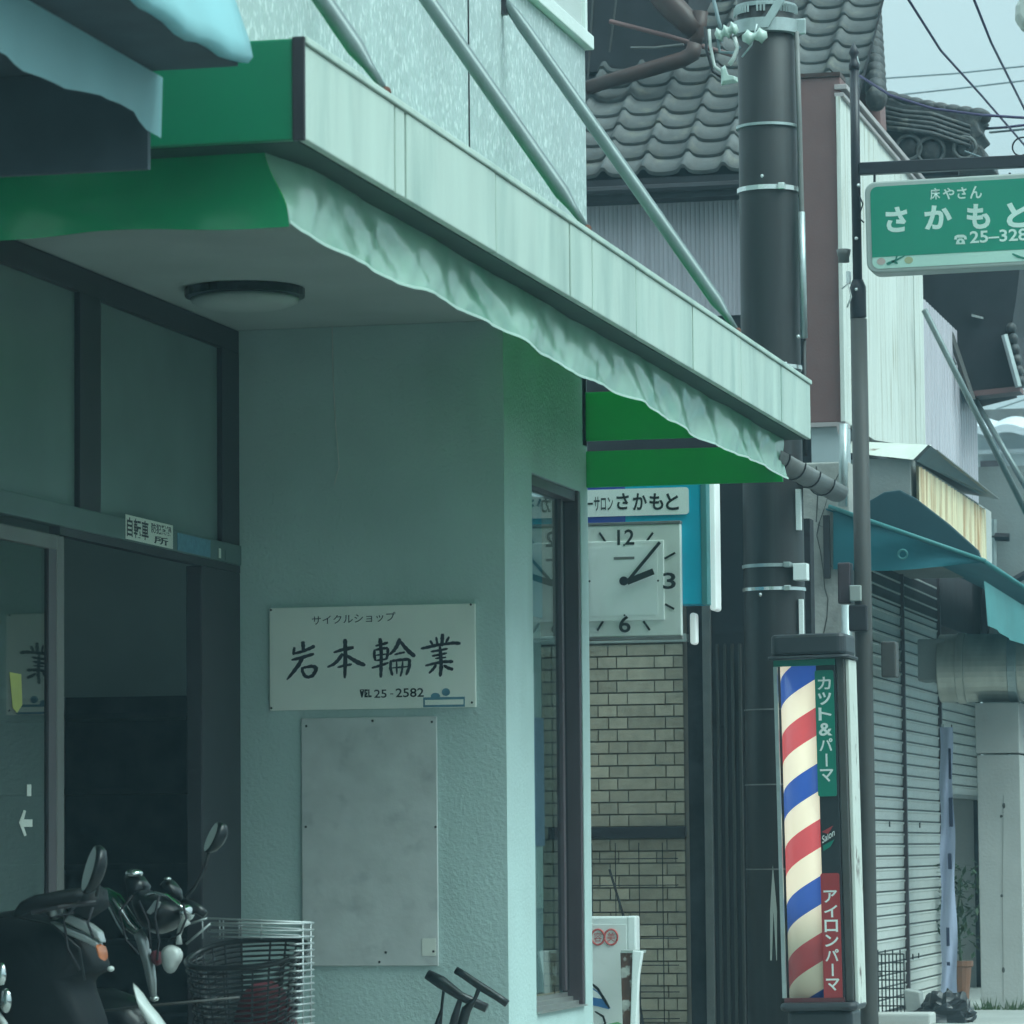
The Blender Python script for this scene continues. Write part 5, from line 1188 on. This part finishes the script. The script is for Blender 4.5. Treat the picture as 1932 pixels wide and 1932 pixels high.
MB().tube([q(838, 1858, .1), q(833, 1905, .1), q(827, 1932, .1), at(820, 2010, Y=YT + .1)], [.008, .008, .02, .02], 8).build('rod', 'black_plastic', fp, smooth=True)
MB().box(fp.location.x - .16, fp.location.x + .08, YT - .05, YT + .16, .001, .05).build('foot', 'black_plastic', fp, bevel=.01)

# ------------------------------------------------------------------ scooter (cropped at the left edge)
YA = 14.6; q = lambda x, y, d=0: at(x, y, Y=YA + d)
sa = empty('scooter', (q(60, 2100).x, YA, 0), 'black scooter with pale side stripes and orange indicator at the shop door', 'scooter')
MB().puff([q(*p) for p in ((-60, 1728), (0, 1712), (60, 1706), (110, 1712), (150, 1728), (188, 1762), (202, 1800), (212, 1828), (190, 1836), (168, 1850), (185, 1900), (220, 1990), (200, 2050), (60, 2080), (-60, 2040))], .17).build('front_cowl', 'black_matte', sa, smooth=True, sub=1)
MB().puff([q(*p) for p in ((-420, 1880), (-330, 1830), (-120, 1830), (-60, 1900), (-20, 2080), (-40, 2140), (-400, 2120), (-440, 1980))], .17).build('body', 'black_gloss', sa, smooth=True, sub=1)
MB().puff([q(*p) for p in ((-410, 1830), (-300, 1795), (-130, 1805), (-110, 1830), (-300, 1840))], .15).build('seat', 'black_plastic', sa, smooth=True, sub=1)
for pts_, m in ((((116, 1716), (140, 1728), (168, 1744), (186, 1758), (192, 1780), (182, 1772), (160, 1760), (118, 1738)), 'silver_paint'), (((92, 1738), (125, 1750), (160, 1764), (184, 1778), (191, 1800), (180, 1788), (150, 1774), (108, 1755)), 'silver_paint')):
    MB().prism([q(*p, -.165) for p in pts_], (0, .06, 0)).build('side_stripe', m, sa, bevel=.01)
MB().puff([q(*p, -.14) for p in ((186, 1778), (192, 1783), (196, 1797), (198, 1814), (193, 1806), (189, 1792))], .05).build('indicator', 'orange_lens', sa, bevel=.004)
MB().ball(q(209, 1828, -.08), .013, .02, .011, 10, 6).build('nose_cap', 'white_paint', sa, smooth=True)
MB().ball(q(104, 1721, -.14), .022, .04, .028, 10, 6).build('cowl_screw_boss', 'silver_paint', sa, smooth=True)
MB().tube([q(28, 1728, -.25), q(45, 1712, -.25), q(70, 1702, -.25), q(130, 1692, -.2), q(190, 1686, -.1)], [.012, .024, .028, .030, .03], 10).build('handle_grip', 'black_matte', sa, smooth=True)
MB().tube([q(60, 1722, -.3), q(110, 1712, -.3), q(180, 1702, -.22)], .009, 6).build('brake_lever', 'dark_frame', sa)
MB().puff([q(*p, -.1) for p in ((125, 1690), (160, 1680), (200, 1676), (205, 1712), (170, 1735), (130, 1725))], .09).build('switch_housing', 'black_matte', sa, smooth=True)
for pts_ in (((150, 1700), (120, 1735), (128, 1790), (150, 1830)), ((175, 1712), (165, 1740), (176, 1770)), ((60, 1715), (95, 1732), (140, 1722))):
    MB().tube([q(*p, -.2) for p in pts_], .005, 6).build('control_cable', 'cable_black', sa, smooth=True)
MB().tube([q(-60, 1742, -.16), q(20, 1728, -.165), q(100, 1745, -.17), q(150, 1790, -.165), q(160, 1850, -.15)], .004, 6).build('cowl_seam', 'black_plastic', sa, smooth=True)
def mirror_on(par, c, ax_top, ax_bot, wpx, Yv, stem):
    top, bot = at(*ax_top, Y=Yv), at(*ax_bot, Y=Yv); ctr = (top + bot) / 2; u = (top - bot) / 2; nrm = Vector((-.80, -.52, .12)).normalized()   # glass faces the rider, glimpsed edge-on
    v = nrm.cross(u).normalized() * u.length * .72; rim, back = [], []
    for a in range(24):
        t = 2 * math.pi * a / 24; rim.append(ctr + u * math.cos(t) + v * math.sin(t))
    mb = MB().loft([[ctr + (p - ctr) * k - nrm * d for p in rim] for k, d in ((1.06, -.004), (1.10, .012), (.92, .035), (.5, .05))]); mb.build('mirror_housing', 'black_gloss', par, smooth=True)
    MB().quad(*[ctr + (p - ctr) * .97 + nrm * .006 for p in rim]).build('mirror_glass', 'mirror', par)
    MB().tube([at(*s_, Y=Yv) for s_ in stem], .007, 8).build('mirror_stem', 'black_plastic', par, smooth=True)
mirror_on(sa, None, (183, 1598), (158, 1682), 20, YA - .28, ((185, 1640), (186, 1670), (182, 1692)))
MB().puff([q(*p, -.05) for p in ((251, 1854), (258, 1866), (275, 1890), (296, 1914), (318, 1945), (340, 1990), (310, 1975), (284, 1935), (266, 1905), (255, 1875))], .05).build('front_fender', 'white_paint', sa, smooth=True)
def wheel(par, c, r_, Yv):
    t = MB(); t.ring([c + Vector((r_ * math.cos(a * .1963), 0, r_ * math.sin(a * .1963))) for a in range(32)], .045, 8); w_ = t.build('wheel', 'tyre', par, smooth=True)
    t = MB(); t.ring([c + Vector((r_ * .78 * math.cos(a * .1963), 0, r_ * .78 * math.sin(a * .1963))) for a in range(32)], .018, 6)
    for a in range(6): t.tube([c, c + Vector((r_ * .78 * math.cos(a * 1.047), 0, r_ * .78 * math.sin(a * 1.047)))], .01, 5)
    t.build('rim', 'dark_frame', w_)
wheel(sa, Vector((q(265, 2000).x, YA, .255)), .21, YA); wheel(sa, Vector((q(-330, 2000).x, YA, .255)), .21, YA)
MB().puff([q(*p) for p in ((-40, 2050), (200, 2050), (215, 2090), (-40, 2100))], .16).build('footboard', 'black_plastic', sa)
for (x, y, rx) in ((3, 1838, .03), (12, 1888, .032)): MB().ball(q(x, y, -.2), rx * .8, .02, rx * 1.5, 10, 6).build('chrome_fitting', 'chrome', sa, smooth=True)
MB().tube([q(-12, 1905, -.2), q(8, 1932, -.2), q(28, 1990, -.2)], .014, 8).build('side_bar', 'white_paint', sa, smooth=True)

# ------------------------------------------------------------------ moped with front basket
YM = 15.5; q = lambda x, y, d=0: at(x, y, Y=YM + d)
mo = empty('moped', (q(250, 2100).x, YM, 0), 'dark green moped with chrome headlight cowl and tall mirror behind the scooter', 'moped')
MB().tube([q(*p) for p in ((176, 1682), (200, 1686), (218, 1698), (232, 1722), (246, 1744), (262, 1758))], [.018, .026, .03, .032, .030, .022], 12).build('leg_shield', 'green_gloss', mo, smooth=True)
MB().tube([q(*p) for p in ((258, 1752), (268, 1775), (280, 1815), (286, 1850), (290, 1882))], [.02, .024, .024, .02, .012], 12).build('fork', 'silver_paint', mo, smooth=True)
MB().ball(q(291, 1884), .02, .02, .012, 8, 6).build('fork_cap', 'galv_bright', mo, smooth=True)
MB().puff([q(*p) for p in ((246, 1688), (262, 1668), (280, 1678), (296, 1684), (325, 1690), (346, 1706), (362, 1724), (350, 1742), (325, 1762), (290, 1768), (268, 1748), (252, 1715))], .12).build('headlight_cowl', 'black_gloss', mo, smooth=True, sub=1)
MB().ball(q(253, 1648, -.05), .036, .04, .018, 14, 8).build('meter_lens', 'chrome', mo, smooth=True); MB().puff([q(*p) for p in ((236, 1652), (270, 1652), (284, 1672), (270, 1705), (244, 1700))], .06).build('meter_case', 'black_gloss', mo, smooth=True)
MB().puff([q(*p) for p in ((302, 1668), (312, 1658), (326, 1660), (342, 1680), (345, 1702), (325, 1690))], .05).build('switch_housing', 'black_gloss', mo, smooth=True)
MB().tube([q(276, 1690, -.11), q(292, 1684, -.11), q(316, 1690, -.11), q(338, 1708, -.11), q(360, 1724, -.11)], .007, 6).build('chrome_trim', 'chrome', mo, smooth=True)
MB().prism([q(*p, -.125) for p in ((275, 1722), (292, 1698), (302, 1702), (298, 1712), (283, 1726))], (0, .02, 0)).build('badge_panel', 'silver_paint', mo, bevel=.004)
MB().tube([q(352, 1736, -.1), q(342, 1748, -.1), q(337, 1765, -.1), q(338, 1782, -.1)], [.022, .012, .010, .014], 8).build('cable_sheath', 'white_paint', mo, smooth=True)
MB().puff([q(*p, -.1) for p in ((300, 1792), (316, 1780), (334, 1781), (347, 1795), (345, 1812), (335, 1822), (331, 1837), (315, 1840), (306, 1826))], .04).build('indicator', 'white_paint', mo, smooth=True, sub=1); MB().puff([q(*p, -.02) for p in ((280, 1796), (296, 1788), (308, 1800), (306, 1822), (290, 1826))], .04).build('tail_lens', 'red_cloth', mo, smooth=True, sub=1)
mirror_on(mo, None, (413, 1553), (388, 1606), 14, YM - .1, ((396, 1600), (386, 1640), (368, 1672), (350, 1694)))
MB().tube([q(185, 1908, -.3), q(300, 1896, -.3), q(452, 1882, -.3)], .005, 8).build('carrier_bar', 'post_grey', mo, smooth=True)
MB().puff([q(*p) for p in ((80, 1860), (230, 1850), (300, 1900), (330, 2000), (250, 2060), (60, 2050))], .13).build('body', 'black_gloss', mo, smooth=True, sub=1)
MB().tube([q(345, 1700), q(375, 1716), q(388, 1726)], [.02, .02, .016], 8).build('handle_grip', 'black_plastic', mo, smooth=True)
wheel(mo, Vector((q(420, 2000).x, YM, .29)), .25, YM); wheel(mo, Vector((q(-60, 2000).x, YM, .29)), .25, YM)
MB().tube([q(180, 1690, .05), q(205, 1712, .05), q(222, 1745, .05), q(240, 1772, .05)], .004, 6).build('brake_cable', 'galv', mo)
for pts_ in (((250, 1690), (225, 1720), (238, 1775), (262, 1800)), ((300, 1690), (292, 1730), (300, 1775), (296, 1812)), ((345, 1705), (352, 1732), (340, 1760), (318, 1775)), ((262, 1700), (280, 1740), (284, 1790))):
    MB().tube([q(*p, -.13) for p in pts_], .005, 6).build('control_cable', 'cable_black', mo, smooth=True)
MB().ball(q(352, 1722, -.04), .03, .06, .034, 14, 8).build('headlight_lens', 'chrome', mo, smooth=True)
MB().ball(q(316, 1658, -.05), .016, .02, .008, 10, 6).build('switch_cap', 'chrome', mo, smooth=True)
MB().tube([q(212, 1694, -.035), q(228, 1716, -.035), q(244, 1740, -.03), q(258, 1754, -.02)], [.004, .009, .009, .004], 8).build('shield_trim', 'chrome', mo, smooth=True)
# wire carrier and wicker basket
YK2 = 15.4; q = lambda x, y, d=0: at(x, y, Y=YK2 + d)
wb = empty('wire_carrier', q(460, 2000), 'chrome wire carrier frame around the dark wicker basket on the moped', 'carrier')
xw0, xw1 = q(372, 1780).x, q(582, 1780).x
zt5 = q(582, 1742).z; mb = MB(); y0, y1 = YK2 - .14, YK2 + .07
for k in range(20):
    z = zt5 - k * .0258
    if k in (0, 1, 2):
        mb.tube([(xw0 + .10, y0, z + .004), (xw1, y0, z), ], .0035 if k else .005, 6)
        mb.tube([(xw1, y1, z), (xw0 + .02, y1, z + .02)], .0035 if k else .005, 6)
    else: mb.tube([(xw1 - .035, y0, z), (xw1 + .004, y0, z)], .0042, 6)
    mb.tube([(xw1, y0, z), (xw1, y1, z)], .0042, 6)
mb.tube([(xw0 + .10, y0, zt5 + .004), (xw0 + .0, y0 - .0, zt5 - .075)], .005, 6); mb.tube([(xw0 + .02, y1, zt5 + .02), (xw0 - .05, y1, zt5 - .0)], .005, 6)
for x in (xw0 + .0, xw0 + .07, xw0 + .085, xw0 + .15, xw0 + .16, xw0 + .24): mb.tube([(x, y1, zt5 - .06), (x, y1, zt5 + .015)], .003, 5)
for yv in (y0 + .06, y0 + .17): mb.tube([(xw1, yv, zt5), (xw1, yv, zt5 - .5)], .004, 5)
mb.build('wire_frame', 'wire_chrome', wb, smooth=True)
kb = empty('wicker_basket', q(460, 2000), 'dark oval wicker basket inside the wire carrier', 'basket')
cxk = (q(352, 1800).x + q(572, 1800).x) / 2; rk = (q(572, 1800).x - q(352, 1800).x) / 2; zk1 = q(460, 1800).z
def oval(z, s_, amp=0, ph=0, n_=44): return [Vector((cxk + rk * s_ * math.copysign(abs(math.cos(2 * math.pi * i / n_)) ** .7, math.cos(2 * math.pi * i / n_)) + 0, YK2 + .03 + .125 * s_ * math.copysign(abs(math.sin(2 * math.pi * i / n_)) ** .7, math.sin(2 * math.pi * i / n_)), z + .018 * math.cos(2 * math.pi * i / n_) + .05 * math.sin(2 * math.pi * i / n_))) + Vector((math.cos(2 * math.pi * i / n_), math.sin(2 * math.pi * i / n_), 0)) * amp * math.sin(math.pi * i / 2 + ph) for i in range(n_)]
mb = MB()
for k in range(22): mb.ring(oval(zk1 - .022 - k * .0195, .98 - .013 * k, .008, math.pi * (k % 2)), .0052, 5)
mb.build('weave', 'wicker', kb, smooth=True)
mb = MB()
for i in range(22):
    a = oval(zk1, .98)[i * 2]; b = oval(zk1 - .45, .70)[i * 2]; mb.tube([a, b], .0045, 5)
mb.build('staves', 'wicker', kb)
mb = MB(); mb.ring(oval(zk1, 1.0), .012, 8); mb.build('rim', 'black_plastic', kb, smooth=True)
o = MB().ball((cxk + .07, YK2 + .04, zk1 - .30), .13, .09, .20, 16, 10).build('red_bag', 'red_cloth', None, smooth=True, loc=(cxk + .07, YK2 + .04, zk1 - .5)); tag(o, 'dark red bag inside the wicker basket', 'bag')

# ------------------------------------------------------------------ bluish haze volume, added to lift the shadows
hz = bpy.data.materials.new('veil_volume'); hz.use_nodes = True; t = hz.node_tree; t.nodes.remove(t.nodes['Principled BSDF'])
pv = t.nodes.new('ShaderNodeVolumePrincipled'); pv.inputs['Color'].default_value = (.5, .85, 1, 1); pv.inputs['Density'].default_value = .0020
t.links.new(pv.outputs[0], t.nodes['Material Output'].inputs['Volume']); M['veil_volume'] = hz
o = MB().box(-450, 450, -310, 710, -1.5, 14).build('haze', 'veil_volume'); tag(o, 'thin bluish haze added over the whole street to lift shadows', 'haze', kind='stuff')
